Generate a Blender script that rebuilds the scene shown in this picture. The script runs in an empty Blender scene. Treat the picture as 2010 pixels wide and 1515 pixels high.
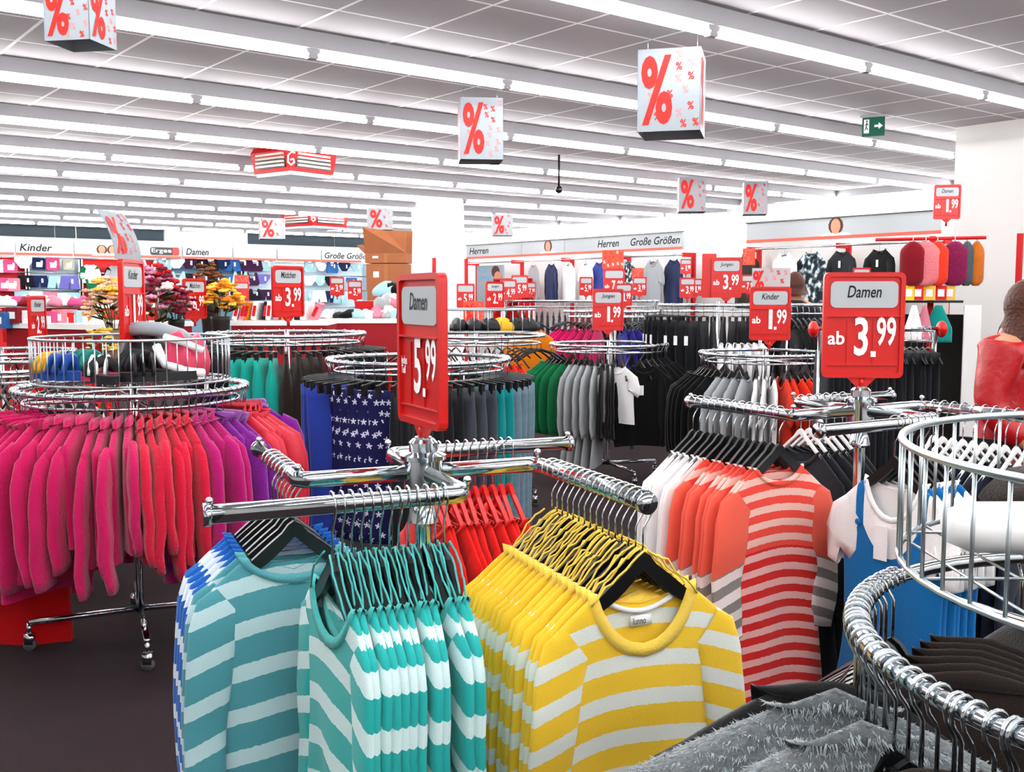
import bpy, math, random
from mathutils import Vector, Matrix
random.seed(7)
S = bpy.context.scene
COL = S.collection
PI = math.pi
# ------------------------------------------------------------------ camera, world, exposure
F_PX, CX, CY, EYE = 2033.0, 1005.0, 757.5, 1.6
PITCH = math.atan(177.5 / F_PX)
ROOM = math.radians(38.2)                 # the room's own axes, turned against the camera's
cam_d = bpy.data.cameras.new('camera')
cam_d.sensor_width = 36.0
cam_d.lens = F_PX / 2010 * 36.0
cam_d.clip_start = 0.05
cam_d.clip_end = 100
cam = bpy.data.objects.new('camera', cam_d)
COL.objects.link(cam)
cam.location = (0, 0, EYE)
cam.rotation_euler = (PI / 2 - PITCH, 0, 0)
S.camera = cam
S.view_settings.view_transform = 'Standard'
S.view_settings.look = 'None'
S.view_settings.gamma = 1.0
S.view_settings.use_curve_mapping = False
S.view_settings.exposure = 1.6
TUBE_POWER = 15.0
W = bpy.data.worlds.new('World')
S.world = W
W.use_nodes = True
W.node_tree.nodes['Background'].inputs[0].default_value = (0.9, 0.95, 1, 1)
W.node_tree.nodes['Background'].inputs[1].default_value = 0.25

SP, CP = math.sin(PITCH), math.cos(PITCH)
def ray(px, py):
    u, v = (px - CX) / F_PX, (CY - py) / F_PX
    return Vector((u, CP + v * SP, -SP + v * CP))
def at(px, py, D):                        # where a pixel lies at forward distance D
    d = ray(px, py)
    return Vector((0, 0, EYE)) + d * (D / d.y)
def atz(px, py, z):
    d = ray(px, py)
    return Vector((0, 0, EYE)) + d * ((z - EYE) / d.z)
def pxx(p):
    p = Vector(p) - Vector((0, 0, EYE))
    return CX + F_PX * p.x / max(0.05, p.y * CP - p.z * SP)
CR, SR = math.cos(ROOM), math.sin(ROOM)
def room(X, Y, Z=0.0):
    return Vector((CR * X - SR * Y, SR * X + CR * Y, Z))
def on_back(px, py, Y=23.5):              # pixel on the back wall plane
    d = ray(px, py)
    t = Y / (-SR * d.x + CR * d.y)
    p = Vector((0, 0, EYE)) + d * t
    return CR * p.x + SR * p.y, p.z
def on_right(px, py, X):                  # pixel on a right-hand wall plane
    d = ray(px, py)
    t = X / (CR * d.x + SR * d.y)
    p = Vector((0, 0, EYE)) + d * t
    return -SR * p.x + CR * p.y, p.z

# ------------------------------------------------------------------ materials
def lin(h):
    if isinstance(h, str):
        c = [int(h[i:i + 2], 16) / 255 for i in (0, 2, 4)]
        return tuple(x / 12.92 if x <= 0.04045 else ((x + 0.055) / 1.055) ** 2.4 for x in c) + (1,)
    return tuple(h) + (1,)
MATS = {}
def mat(name, col, rough=0.7, metal=0.0, bump=0.0, bscale=60.0, vary=0.0, emit=0.0, sheen=0.0, coat=0.0, spec=0.3, alpha=1.0):
    if name in MATS:
        return MATS[name]
    m = bpy.data.materials.new(name)
    m.use_nodes = True
    nt = m.node_tree
    b = nt.nodes['Principled BSDF']
    c = lin(col)
    b.inputs['Base Color'].default_value = c
    b.inputs['Roughness'].default_value = rough
    b.inputs['Metallic'].default_value = metal
    b.inputs['Specular IOR Level'].default_value = spec
    if sheen: b.inputs['Sheen Weight'].default_value = sheen
    if coat: b.inputs['Coat Weight'].default_value = coat
    if alpha < 1: b.inputs['Alpha'].default_value = alpha
    if emit:
        b.inputs['Emission Color'].default_value = c
        b.inputs['Emission Strength'].default_value = emit
    if bump or vary:
        tc = nt.nodes.new('ShaderNodeTexCoord')
        nz = nt.nodes.new('ShaderNodeTexNoise')
        nz.inputs['Scale'].default_value = bscale
        nz.inputs['Detail'].default_value = 3
        nt.links.new(tc.outputs['Object'], nz.inputs['Vector'])
        if bump:
            bp = nt.nodes.new('ShaderNodeBump')
            bp.inputs['Strength'].default_value = bump
            bp.inputs['Distance'].default_value = 0.01
            nt.links.new(nz.outputs['Fac'], bp.inputs['Height'])
            nt.links.new(bp.outputs['Normal'], b.inputs['Normal'])
        if vary:
            mx = nt.nodes.new('ShaderNodeMix'); mx.data_type = 'RGBA'
            mx.inputs[6].default_value = tuple(x * (1 - vary) for x in c[:3]) + (1,)
            mx.inputs[7].default_value = tuple(min(1, x * (1 + vary)) for x in c[:3]) + (1,)
            nt.links.new(nz.outputs['Fac'], mx.inputs[0])
            nt.links.new(mx.outputs[2], b.inputs['Base Color'])
    MATS[name] = m
    return m
def nmath(nt, op, a, b=None, c=None):
    n = nt.nodes.new('ShaderNodeMath'); n.operation = op
    for i, v in enumerate((a, b, c)):
        if v is None: continue
        if isinstance(v, (int, float)): n.inputs[i].default_value = v
        else: nt.links.new(v, n.inputs[i])
    return n.outputs[0]
def stripes(name, base, band, period, duty, off=0.0, zmax=9.0, rough=0.85, base2=None, zsplit=None, band2=None):
    """knitted cloth with horizontal bands; below zsplit another pair of yarns"""
    if name in MATS: return MATS[name]
    m = mat(name, base, rough, bump=0.25, bscale=420, sheen=0.2)
    nt = m.node_tree; b = nt.nodes['Principled BSDF']
    tc = nt.nodes.new('ShaderNodeTexCoord')
    sx = nt.nodes.new('ShaderNodeSeparateXYZ')
    nt.links.new(tc.outputs['Object'], sx.inputs[0])
    nz = nt.nodes.new('ShaderNodeTexNoise'); nz.inputs['Scale'].default_value = 90
    nt.links.new(tc.outputs['Object'], nz.inputs['Vector'])
    zz = nmath(nt, 'ADD', nmath(nt, 'ADD', sx.outputs['Z'], nmath(nt, 'MULTIPLY', nmath(nt, 'POWER', sx.outputs['X'], 2), 0.9)), nmath(nt, 'MULTIPLY', nz.outputs['Fac'], 0.006))
    fr = nmath(nt, 'FRACT', nmath(nt, 'DIVIDE', nmath(nt, 'ADD', zz, 10 + off), period))
    k = nmath(nt, 'MULTIPLY', nmath(nt, 'LESS_THAN', fr, duty), nmath(nt, 'LESS_THAN', zz, zmax))
    def mixc(f, a, c):
        mx = nt.nodes.new('ShaderNodeMix'); mx.data_type = 'RGBA'
        nt.links.new(f, mx.inputs[0])
        for i, v in ((6, a), (7, c)):
            if isinstance(v, (str, tuple)): mx.inputs[i].default_value = lin(v)
            else: nt.links.new(v, mx.inputs[i])
        return mx.outputs[2]
    out = mixc(k, base, band)
    if base2:
        out2 = mixc(k, base2, band2 or band)
        out = mixc(nmath(nt, 'LESS_THAN', zz, zsplit), out, out2)
    nt.links.new(out, b.inputs['Base Color'])
    return m
def stars(name, base, star, scale=11.0):
    m = mat(name, base, 0.85, bump=0.15, bscale=300)
    nt = m.node_tree; b = nt.nodes['Principled BSDF']
    tc = nt.nodes.new('ShaderNodeTexCoord')
    mp = nt.nodes.new('ShaderNodeMapping')
    mp.inputs['Scale'].default_value = (1, 0.02, 1)
    nt.links.new(tc.outputs['Object'], mp.inputs[0])
    vo = nt.nodes.new('ShaderNodeTexVoronoi'); vo.inputs['Scale'].default_value = scale; vo.inputs['Randomness'].default_value = 0.75
    nt.links.new(mp.outputs[0], vo.inputs['Vector'])
    sc = nt.nodes.new('ShaderNodeVectorMath'); sc.operation = 'SCALE'; sc.inputs['Scale'].default_value = scale
    nt.links.new(mp.outputs[0], sc.inputs[0])
    sb = nt.nodes.new('ShaderNodeVectorMath'); sb.operation = 'SUBTRACT'
    pv = nt.nodes.new('ShaderNodeVectorMath'); pv.operation = 'SCALE'; pv.inputs['Scale'].default_value = scale
    nt.links.new(vo.outputs['Position'], pv.inputs[0])
    nt.links.new(sc.outputs[0], sb.inputs[0]); nt.links.new(pv.outputs[0], sb.inputs[1])
    sx = nt.nodes.new('ShaderNodeSeparateXYZ'); nt.links.new(sb.outputs[0], sx.inputs[0])
    an = nmath(nt, 'ARCTAN2', sx.outputs['X'], sx.outputs['Z'])
    cs = nmath(nt, 'COSINE', nmath(nt, 'MULTIPLY', an, 5))
    rr = nmath(nt, 'SQRT', nmath(nt, 'ADD', nmath(nt, 'POWER', sx.outputs['X'], 2), nmath(nt, 'POWER', sx.outputs['Z'], 2)))
    f = nmath(nt, 'LESS_THAN', rr, nmath(nt, 'ADD', 0.17, nmath(nt, 'MULTIPLY', cs, 0.085)))
    mx = nt.nodes.new('ShaderNodeMix'); mx.data_type = 'RGBA'
    mx.inputs[6].default_value = lin(base); mx.inputs[7].default_value = lin(star)
    nt.links.new(f, mx.inputs[0]); nt.links.new(mx.outputs[2], b.inputs['Base Color'])
    return m
def camo(name, cols, scale=14):
    m = mat(name, cols[0], 0.85)
    nt = m.node_tree; b = nt.nodes['Principled BSDF']
    tc = nt.nodes.new('ShaderNodeTexCoord'); nz = nt.nodes.new('ShaderNodeTexNoise')
    nz.inputs['Scale'].default_value = scale; nz.inputs['Detail'].default_value = 1.5
    nt.links.new(tc.outputs['Object'], nz.inputs['Vector'])
    cr = nt.nodes.new('ShaderNodeValToRGB'); cr.color_ramp.interpolation = 'CONSTANT'
    e = cr.color_ramp.elements
    e[0].position = 0; e[0].color = lin(cols[0]); e[1].position = 0.45; e[1].color = lin(cols[1])
    for i, c in enumerate(cols[2:]):
        q = e.new(0.53 + 0.07 * i); q.color = lin(c)
    nt.links.new(nz.outputs['Fac'], cr.inputs[0]); nt.links.new(cr.outputs[0], b.inputs['Base Color'])
    return m
def cloth(name, col, **k):
    k.setdefault('rough', 0.9); k.setdefault('bump', 0.25); k.setdefault('bscale', 260); k.setdefault('sheen', 0.15); k.setdefault('spec', 0.15)
    return mat(name, col, **k)
def ceiling_mat():
    m = mat('ceiling_tiles', 'b9b3b5', 0.85)
    nt = m.node_tree; b = nt.nodes['Principled BSDF']
    tc = nt.nodes.new('ShaderNodeTexCoord'); sx = nt.nodes.new('ShaderNodeSeparateXYZ')
    nt.links.new(tc.outputs['Object'], sx.inputs[0])
    ks = []
    for ax, o in (('X', 0.2), ('Y', 0.3175)):
        fr = nmath(nt, 'FRACT', nmath(nt, 'DIVIDE', nmath(nt, 'ADD', sx.outputs[ax], 100 + o), 0.625))
        ks.append(nmath(nt, 'LESS_THAN', fr, 0.035))
    k = nmath(nt, 'MAXIMUM', ks[0], ks[1])
    mx = nt.nodes.new('ShaderNodeMix'); mx.data_type = 'RGBA'
    mx.inputs[6].default_value = lin('a8a3a6'); mx.inputs[7].default_value = lin('ffffff')
    nt.links.new(k, mx.inputs[0]); nt.links.new(mx.outputs[2], b.inputs['Base Color'])
    return m
M = dict(
    chrome=mat('chrome', 'c6cdd1', 0.1, 1.0),
    wire=mat('zinc_wire', 'b9c2c6', 0.3, 0.9),
    black=mat('black_plastic', '0b0b0d', 0.35, spec=0.5),
    white=mat('white_paint', 'f4f3f1', 0.6),
    wall=mat('white_wall', 'd9d7d4', 0.8),
    floor=mat('dark_carpet', '3a3133', 0.95, bump=0.6, bscale=180, vary=0.35, spec=0.05),
    red=mat('red_plastic', 'cd100b', 0.35, spec=0.45),
    redpaint=mat('red_paint', 'c80f14', 0.5),
    paper=mat('white_card', '979fa5', 0.6),
    hdr=mat('header_card', 'b4babd', 0.5),
    ink=mat('black_ink', '101418', 0.6),
    white_ink=mat('white_ink', 'ffffff', 0.6),
    red_ink=mat('red_ink', 'd9241c', 0.6),
    pink_ink=mat('pink_ink', 'e98a86', 0.6),
    tube=mat('fluorescent_tube', 'ffffff', 0.5, emit=TUBE_POWER),
    trunk=mat('white_sheet_metal', 'a5a4a8', 0.5),
    glassdark=mat('dark_window_glass', '1a2830', 0.35, spec=0.1),
    card=mat('brown_cardboard', 'a2633f', 0.85, vary=0.12, bscale=8),
    green=mat('green_sign', '0b5c46', 0.5),
    skin=mat('skin', 'c98a6c', 0.55), brownhair=mat('brown_hair', '4a2413', 0.5, bump=0.8, bscale=60),
    tag=mat('white_tag', 'f6f6f6', 0.6),
)
# ------------------------------------------------------------------ mesh builder
class MB:
    def __init__(s): s.v = []; s.f = []; s.m = []
    def add(s, v, f, mi=0, mx=None):
        o = len(s.v)
        s.v += [tuple(mx @ Vector(p)) if mx else tuple(p) for p in v]
        s.f += [tuple(i + o for i in q) for q in f]; s.m += [mi] * len(f)
        return s
    def box(s, c, d, mi=0, mx=None):
        x, y, z = c; a, b, e = d[0] / 2, d[1] / 2, d[2] / 2
        v = [(x + i * a, y + j * b, z + k * e) for k in (-1, 1) for j in (-1, 1) for i in (-1, 1)]
        return s.add(v, [(0, 2, 3, 1), (4, 5, 7, 6), (0, 1, 5, 4), (2, 6, 7, 3), (0, 4, 6, 2), (1, 3, 7, 5)], mi, mx)
    def tube(s, path, r, n=8, closed=False, mi=0, flat=None, caps=True):
        P = [Vector(p) for p in path]; k = len(P)
        R = r if isinstance(r, (list, tuple)) else [r] * k
        up = None; v = []
        for i in range(k):
            a = P[(i - 1) % k] if (closed or i > 0) else P[i]
            b = P[(i + 1) % k] if (closed or i < k - 1) else P[i]
            t = (b - a).normalized()
            if up is None:
                up = Vector((0, 0, 1)) if abs(t.z) < 0.9 else Vector((0, 1, 0))
            sd = t.cross(up)
            if sd.length < 1e-5: sd = t.orthogonal()
            sd.normalize(); up = sd.cross(t).normalized()
            fx, fz = (flat or (1, 1))
            for j in range(n):
                q = 2 * PI * j / n
                v.append(P[i] + sd * (R[i] * fx * math.cos(q)) + up * (R[i] * fz * math.sin(q)))
        f = []
        for i in range(k if closed else k - 1):
            i2 = (i + 1) % k
            for j in range(n):
                j2 = (j + 1) % n
                f.append((i * n + j, i * n + j2, i2 * n + j2, i2 * n + j))
        if not closed and caps:
            f.append(tuple(range(n))[::-1]); f.append(tuple((k - 1) * n + j for j in range(n)))
        return s.add(v, f, mi)
    def lathe(s, prof, n=24, mi=0, c=(0, 0, 0)):
        v = [(c[0] + r * math.cos(2 * PI * j / n), c[1] + r * math.sin(2 * PI * j / n), c[2] + z) for r, z in prof for j in range(n)]
        f = []
        for i in range(len(prof) - 1):
            for j in range(n):
                f.append((i * n + j, i * n + (j + 1) % n, (i + 1) * n + (j + 1) % n, (i + 1) * n + j))
        f.append(tuple(range(n))[::-1]); f.append(tuple((len(prof) - 1) * n + j for j in range(n)))
        return s.add(v, f, mi)
    def prism(s, poly, y0, y1, mi=0):       # polygon in xz, thick in y
        n = len(poly)
        v = [(x, y0, z) for x, z in poly] + [(x, y1, z) for x, z in poly]
        f = [tuple(range(n)), tuple(range(2 * n - 1, n - 1, -1))] + [(i, i + n, (i + 1) % n + n, (i + 1) % n) for i in range(n)]
        return s.add(v, f, mi)
    def ball(s, c, r, n=12, k=8, mi=0):
        rx, ry, rz = r if isinstance(r, (tuple, list)) else (r, r, r)
        v = []
        for i in range(k + 1):
            a = PI * i / k
            for j in range(n):
                q = 2 * PI * j / n
                v.append((c[0] + rx * math.sin(a) * math.cos(q), c[1] + ry * math.sin(a) * math.sin(q), c[2] + rz * math.cos(a)))
        f = [(i * n + j, (i + 1) * n + j, (i + 1) * n + (j + 1) % n, i * n + (j + 1) % n) for i in range(k) for j in range(n)]
        return s.add(v, f, mi)
    def mesh(s, name, mats, smooth=True):
        me = bpy.data.meshes.new(name)
        me.from_pydata(s.v, [], s.f)
        for x in (mats if isinstance(mats, (list, tuple)) else [mats]): me.materials.append(x)
        me.polygons.foreach_set('material_index', s.m)
        me.polygons.foreach_set('use_smooth', [smooth] * len(s.f))
        me.update()
        return me
    def build(s, name, mats, parent=None, smooth=True, loc=None, rz=None):
        return link(name, s.mesh(name, mats, smooth), parent, loc, rz)
def link(name, me, parent=None, loc=None, rz=None):
    o = bpy.data.objects.new(name, me)
    COL.objects.link(o)
    if parent: o.parent = parent
    if loc is not None: o.location = loc
    if rz is not None: o.rotation_euler = (0, 0, rz)
    return o
def shade_flat_sharp(me, ang=0.7):
    try: me.set_sharp_from_angle(angle=ang)
    except Exception: pass
    return me
def tag(o, label=None, cat=None, group=None, kind=None):
    if label: o['label'] = label
    if cat: o['category'] = cat
    if group: o['group'] = group
    if kind: o['kind'] = kind
    return o
def empty(name, loc=(0, 0, 0), rz=0.0, label=None, cat=None, group=None):
    o = bpy.data.objects.new(name, None); COL.objects.link(o)
    o.empty_display_size = 0.1
    o.location = loc; o.rotation_euler = (0, 0, rz)
    return tag(o, label, cat, group)
ONES = ['', 'first', 'second', 'third', 'fourth', 'fifth', 'sixth', 'seventh', 'eighth', 'ninth', 'tenth', 'eleventh', 'twelfth', 'thirteenth',
        'fourteenth', 'fifteenth', 'sixteenth', 'seventeenth', 'eighteenth', 'nineteenth']
TENS = {2: ('twentieth', 'twenty'), 3: ('thirtieth', 'thirty'), 4: ('fortieth', 'forty'), 5: ('fiftieth', 'fifty'), 6: ('sixtieth', 'sixty'),
        7: ('seventieth', 'seventy'), 8: ('eightieth', 'eighty'), 9: ('ninetieth', 'ninety')}
def ordw(n):
    if n < 20: return ONES[n]
    t, u = divmod(n, 10)
    return TENS[t][0] if u == 0 else TENS[t][1] + '-' + ONES[u]
REG = []                                   # (object, description, place, key, how) labelled at the end by counting
def reg(o, desc, place, cat, group=None, how='left'):
    tag(o, None, cat, group or (desc + ' ' + place))
    p = o.location
    REG.append((o, desc, place, pxx(p) if how == 'left' else p.y, how))
# ------------------------------------------------------------------ lettering
TXT = {}
def text_geo(t, bold=0.0, shear=0.0):
    key = (t, bold, shear)
    if key in TXT: return TXT[key]
    c = bpy.data.curves.new('lettering', 'FONT')
    c.body = t; c.size = 1.0; c.offset = bold; c.shear = shear; c.resolution_u = 3
    c.space_line = 0.8
    o = bpy.data.objects.new('lettering', c); COL.objects.link(o)
    bpy.context.view_layer.update()
    dg = bpy.context.evaluated_depsgraph_get()
    me = bpy.data.meshes.new_from_object(o.evaluated_get(dg))
    v = [tuple(p.co) for p in me.vertices]; f = [tuple(p.vertices) for p in me.polygons]
    bpy.data.objects.remove(o); bpy.data.curves.remove(c); bpy.data.meshes.remove(me)
    x0, x1 = min(p[0] for p in v), max(p[0] for p in v); y0, y1 = min(p[1] for p in v), max(p[1] for p in v)
    v = [((p[0] - x0) / (x1 - x0), (p[1] - y0) / (y1 - y0)) for p in v]
    TXT[key] = (v, f)
    return TXT[key]
for t in ('Damen', 'Kinder', 'Jungen', 'Mädchen', 'Herren', 'Große Größen'): text_geo(t, 0.004, 0.22)
for t in ('Damen', 'Herren', 'Ergee'): text_geo(t, 0.0, 0.0)
for t in ('ab', 'jedes\nTeil', '1', '2', '3', '4', '5', '6', '7', '9', '99', '%'): text_geo(t, 0.02, 0.0)
for t in ('lunno', 'MEN', 'JEANS', 'AB', 'NY'): text_geo(t, 0.0, 0.0)
def put_text(mb, t, x0, z0, w, h, y, bold=0.0, shear=0.0, mi=0, thick=0.0012):
    v, f = text_geo(t, bold, shear)
    n = len(v)
    vv = [(x0 + a * w, y, z0 + b * h) for a, b in v]
    mb.add(vv, f, mi)
def rrect(w, h, r, cx=0, cz=0, n=5):
    out = []
    for sx, sz, a0 in ((1, 1, 0), (-1, 1, PI / 2), (-1, -1, PI), (1, -1, 1.5 * PI)):
        for i in range(n + 1):
            a = a0 + PI / 2 * i / n
            out.append((cx + sx * (w / 2 - r) + r * math.cos(a), cz + sz * (h / 2 - r) + r * math.sin(a)))
    return out

# ------------------------------------------------------------------ room shell
X0, X1, Y0, Y1, H = -5.0, 15.1, -4.0, 23.5, 3.2
def struct(name, mb, m, smooth=False):
    o = mb.build(name, m, None, smooth, (0, 0, 0), ROOM)
    o['kind'] = 'structure'
    return o
struct('floor', MB().box(((X0 + X1) / 2, (Y0 + Y1) / 2, -0.05), (X1 - X0 + .4, Y1 - Y0 + .4, 0.1)), M['floor'])
struct('ceiling', MB().box(((X0 + X1) / 2, (Y0 + Y1) / 2, H + 0.05), (X1 - X0 + .4, Y1 - Y0 + .4, 0.1)), ceiling_mat())
struct('wall_back', MB().box(((X0 + X1) / 2, Y1 + 0.1, H / 2), (X1 - X0 + .4, 0.2, H)), M['wall'])
struct('wall_front', MB().box(((X0 + X1) / 2, Y0 - 0.1, H / 2), (X1 - X0 + .4, 0.2, H)), M['wall'])
struct('wall_left', MB().box((X0 - 0.1, (Y0 + Y1) / 2, H / 2), (0.2, Y1 - Y0, H)), M['wall'])
struct('wall_right', MB().box((X1 + 0.1, (Y0 + Y1) / 2, H / 2), (0.2, Y1 - Y0, H)), M['wall'])
# the right wall steps forward nearer the camera, then a deep white pier
struct('wall_right_step', MB().box(((14.2 + X1) / 2, 9.0, H / 2), (X1 - 14.2, 6.0, H)), M['wall'])
pq = atz(1877, 250, H); pX, pY = CR * pq.x + SR * pq.y, -SR * pq.x + CR * pq.y
struct('wall_right_pier', MB().box(((pX + X1) / 2, (pY - 1) / 2, H / 2), (X1 - pX, pY + 1, H)), M['wall'])
# free-standing column
p = at(850, 580, 17.6); cx_, cy_ = CR * p.x + SR * p.y, -SR * p.x + CR * p.y
struct('wall_column', MB().box((cx_ + 0.325, cy_ + 0.325, H / 2), (0.65, 0.65, H)), M['white'])
# dark band of windows above the back wall's goods, one blind drawn
xa, _ = on_back(-20, 450); xb, _ = on_back(812, 460)
wn = 0
for pa, pb, kind in ((-20, 106, 'g'), (108, 147, 'g'), (150, 320, 'g'), (322, 484, 'b'), (486, 655, 'g'), (657, 722, 'g'), (724, 806, 'b')):
    a, _ = on_back(pa, 455); b, _ = on_back(pb, 455)
    wn += 1
    mb = MB().box(((a + b) / 2, Y1 - 0.02, 2.98), (b - a, 0.03, 0.30))
    struct('window_%d' % wn, mb, M['glassdark'] if kind == 'g' else M['hdr'])
# ------------------------------------------------------------------ fluorescent light lines
tube_len = 1.5
for i, Y in enumerate([-3.52, -1.645, 0.23, 2.105] + [3.98 + 1.875 * k for k in range(11)]):  # first four lie out of view, added for light; two brighten front faces
    xe = 9.35 if Y < 5.4 else (14.1 if Y < 12.0 else 14.95)
    xs = -3.0 if Y < 8 else -1.0
    if Y > 14: xs = 1.0
    L = empty('light_line', room(xs, Y, H), ROOM)
    reg(L, 'long white fluorescent light line on the ceiling', 'by distance', 'ceiling light', 'fluorescent light lines', 'near')
    n = int((xe - xs) / tube_len)
    ln = xe - xs
    MB().box((ln / 2, 0, -0.05), (ln, 0.075, 0.1)).build('trunking', M['trunk'], L, False)
    so = None; tu = None
    j = 0; x = 0.05
    k = 0
    while x + 0.3 < ln:
        e = min(x + tube_len, ln - 0.03)
        if tu and abs(e - x - tube_len) < 1e-6:
            o = link('tube', tu, L, (x, 0, 0))
        else:
            mb = MB().tube([(0.03, 0, -0.135), (e - x - 0.03, 0, -0.135)], 0.024, 8)
            me = mb.mesh('tube', M['tube']); o = link('tube', me, L, (x, 0, 0))
            if abs(e - x - tube_len) < 1e-6: tu = me
        if not so:
            so = MB().prism([(-0.05, -0.1), (0.05, -0.1), (0.03, -0.16), (-0.03, -0.16)], -0.022, 0.022).mesh('socket', M['trunk'], False)
        link('socket', so, L, (x, 0, 0))
        x += tube_len
# line running along the right wall
for X, ya, yb in ((14.75, 12.3, 23.0),):
    L = empty('light_line', room(X, ya, H), ROOM + PI / 2, 'white fluorescent light line running along the far right wall', 'ceiling light', 'fluorescent light lines')
    MB().box(((yb - ya) / 2, 0, -0.05), (yb - ya, 0.075, 0.1)).build('trunking', M['trunk'], L, False)
    x = 0.05
    while x + 1.5 < yb - ya:
        MB().tube([(0.03, 0, -0.135), (1.47, 0, -0.135)], 0.019, 8).build('tube', M['tube'], L, True, (x, 0, 0))
        x += 1.5
L = empty('light_line', room(13.9, 6.2, H), ROOM + PI / 2, 'white fluorescent light line along the stepped right wall above dark sweaters', 'ceiling light', 'fluorescent light lines')
MB().box((2.9, 0, -0.05), (5.8, 0.075, 0.1)).build('trunking', M['trunk'], L, False)
for q in range(3): MB().tube([(0.03, 0, -0.135), (1.47, 0, -0.135)], 0.019, 8).build('tube', M['tube'], L, True, (0.05 + 1.5 * q, 0, 0))

# ------------------------------------------------------------------ garments and hangers
def smooth01(t): t = max(0, min(1, t)); return t * t * (3 - 2 * t)
GZ = -0.18                                # neck side of a garment below the rail's centre
def body_geo(rng, sw=.195, nw=.09, drop=.082, L=.62, ww=.185, hw=.195, t=.014, scF=.07, scB=.02, fold=.011, n=30, m=24):
    v = []; ph = rng.uniform(0, 6); ph2 = rng.uniform(0, 6); k1 = rng.uniform(22, 34); lean = rng.uniform(-.012, .012)
    for i in range(m + 1):
        if i <= 7:
            s = i / 7; zs = -drop * s; w = nw + (sw - nw) * s ** 0.9; tt = 0.012 + (t - .012) * s
        else:
            s = (i - 7) / (m - 7); zs = -drop - (L - drop) * s
            w = sw + (ww - sw) * smooth01(s * 2) + (hw - ww) * smooth01(s * 2 - 1); tt = t * (1 + 0.25 * s)
        for j in range(n):
            a = 2 * PI * j / n; c, sn = math.cos(a), math.sin(a)
            x = w * (1 if c >= 0 else -1) * abs(c) ** 0.75
            y = tt * (1 if sn >= 0 else -1) * abs(sn) ** 0.6
            sc = scF if sn < 0 else scB
            off = sc * (max(0, 1 - (x / nw) ** 2) ** .65) * max(0, 1 - (-zs) / (sc * 1.5 + .06))
            dn = min(1, -zs / L)
            y += fold * dn * math.sin(k1 * x + ph) + fold * .7 * dn * math.sin(17 * x + 9 * zs + ph2)
            z = GZ + zs - off
            if i == m: z += .006 * math.sin(9 * x + ph)
            v.append((x + lean * dn, y, z))
    f = [(i * n + j, i * n + (j + 1) % n, (i + 1) * n + (j + 1) % n, (i + 1) * n + j) for i in range(m) for j in range(n)]
    return v, f
def collar_path(nw, scF, scB, t=.012, n=28):
    out = []
    for j in range(n):
        a = 2 * PI * j / n; c, sn = math.cos(a), math.sin(a)
        sc = scF if sn < 0 else scB
        x = nw * (1 if c >= 0 else -1) * abs(c) ** .75
        out.append((x, t * (1 if sn >= 0 else -1) * abs(sn) ** .6, GZ - sc * max(0, 1 - (x / nw) ** 2) ** .65))
    return out
SLZ = .035                                 # sleeves keep their own coordinates so their bands do not line up with the body
def sleeve_geo(mb, rng, sgn, sw=.195, drop=.082, sl=.55, r0=.075, r1=.05, t=.014, flare=.03, mi=0, n=14):
    sway = rng.uniform(-.012, .012); bend = rng.uniform(-.01, .012)
    pts = [(sw - r0 * .75, -drop - r0 * .5), (sw - r0 * .36, -drop - r0 * .8), (sw - r0 * .1, -drop - r0 * 1.6)]
    m = 9 if sl > .3 else 3
    for i in range(1, m + 1):
        s = i / m
        pts.append((sw - r0 * .1 + flare * math.sin(s * PI * .8) - .01 * s + bend * s, -drop - r0 * 1.7 - (sl - r0 * 1.7) * s))
    k = len(pts); v = []
    for i, (x, z) in enumerate(pts):
        a = pts[max(0, i - 1)]; b = pts[min(k - 1, i + 1)]
        tx, tz = b[0] - a[0], b[1] - a[1]; l = math.hypot(tx, tz); tx /= l; tz /= l
        s = i / (k - 1); r = r0 + (r1 - r0) * smooth01(s * 1.3)
        if i == 0: r *= .85
        tt = t * (1.0 if i < 2 else 1.15) * (1 - .2 * s)
        for j in range(n):
            q = 2 * PI * j / n
            c, sn = math.cos(q), math.sin(q)
            o = r * c
            y = tt * (1 if sn >= 0 else -1) * abs(sn) ** .7 + sway * s - .006 * min(1, s * 3) + .006 * s * math.sin(30 * z + bend * 90)
            v.append((sgn * (x - tz * o * -1 if False else x + tz * -o), y, GZ + z + tx * o + SLZ))
    f = []
    for i in range(k - 1):
        for j in range(n):
            q = (i * n + j, i * n + (j + 1) % n, (i + 1) * n + (j + 1) % n, (i + 1) * n + j)
            f.append(q if sgn > 0 else q[::-1])
    f.append(tuple((k - 1) * n + j for j in range(n)))
    mb.add(v, f, mi)
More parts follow.
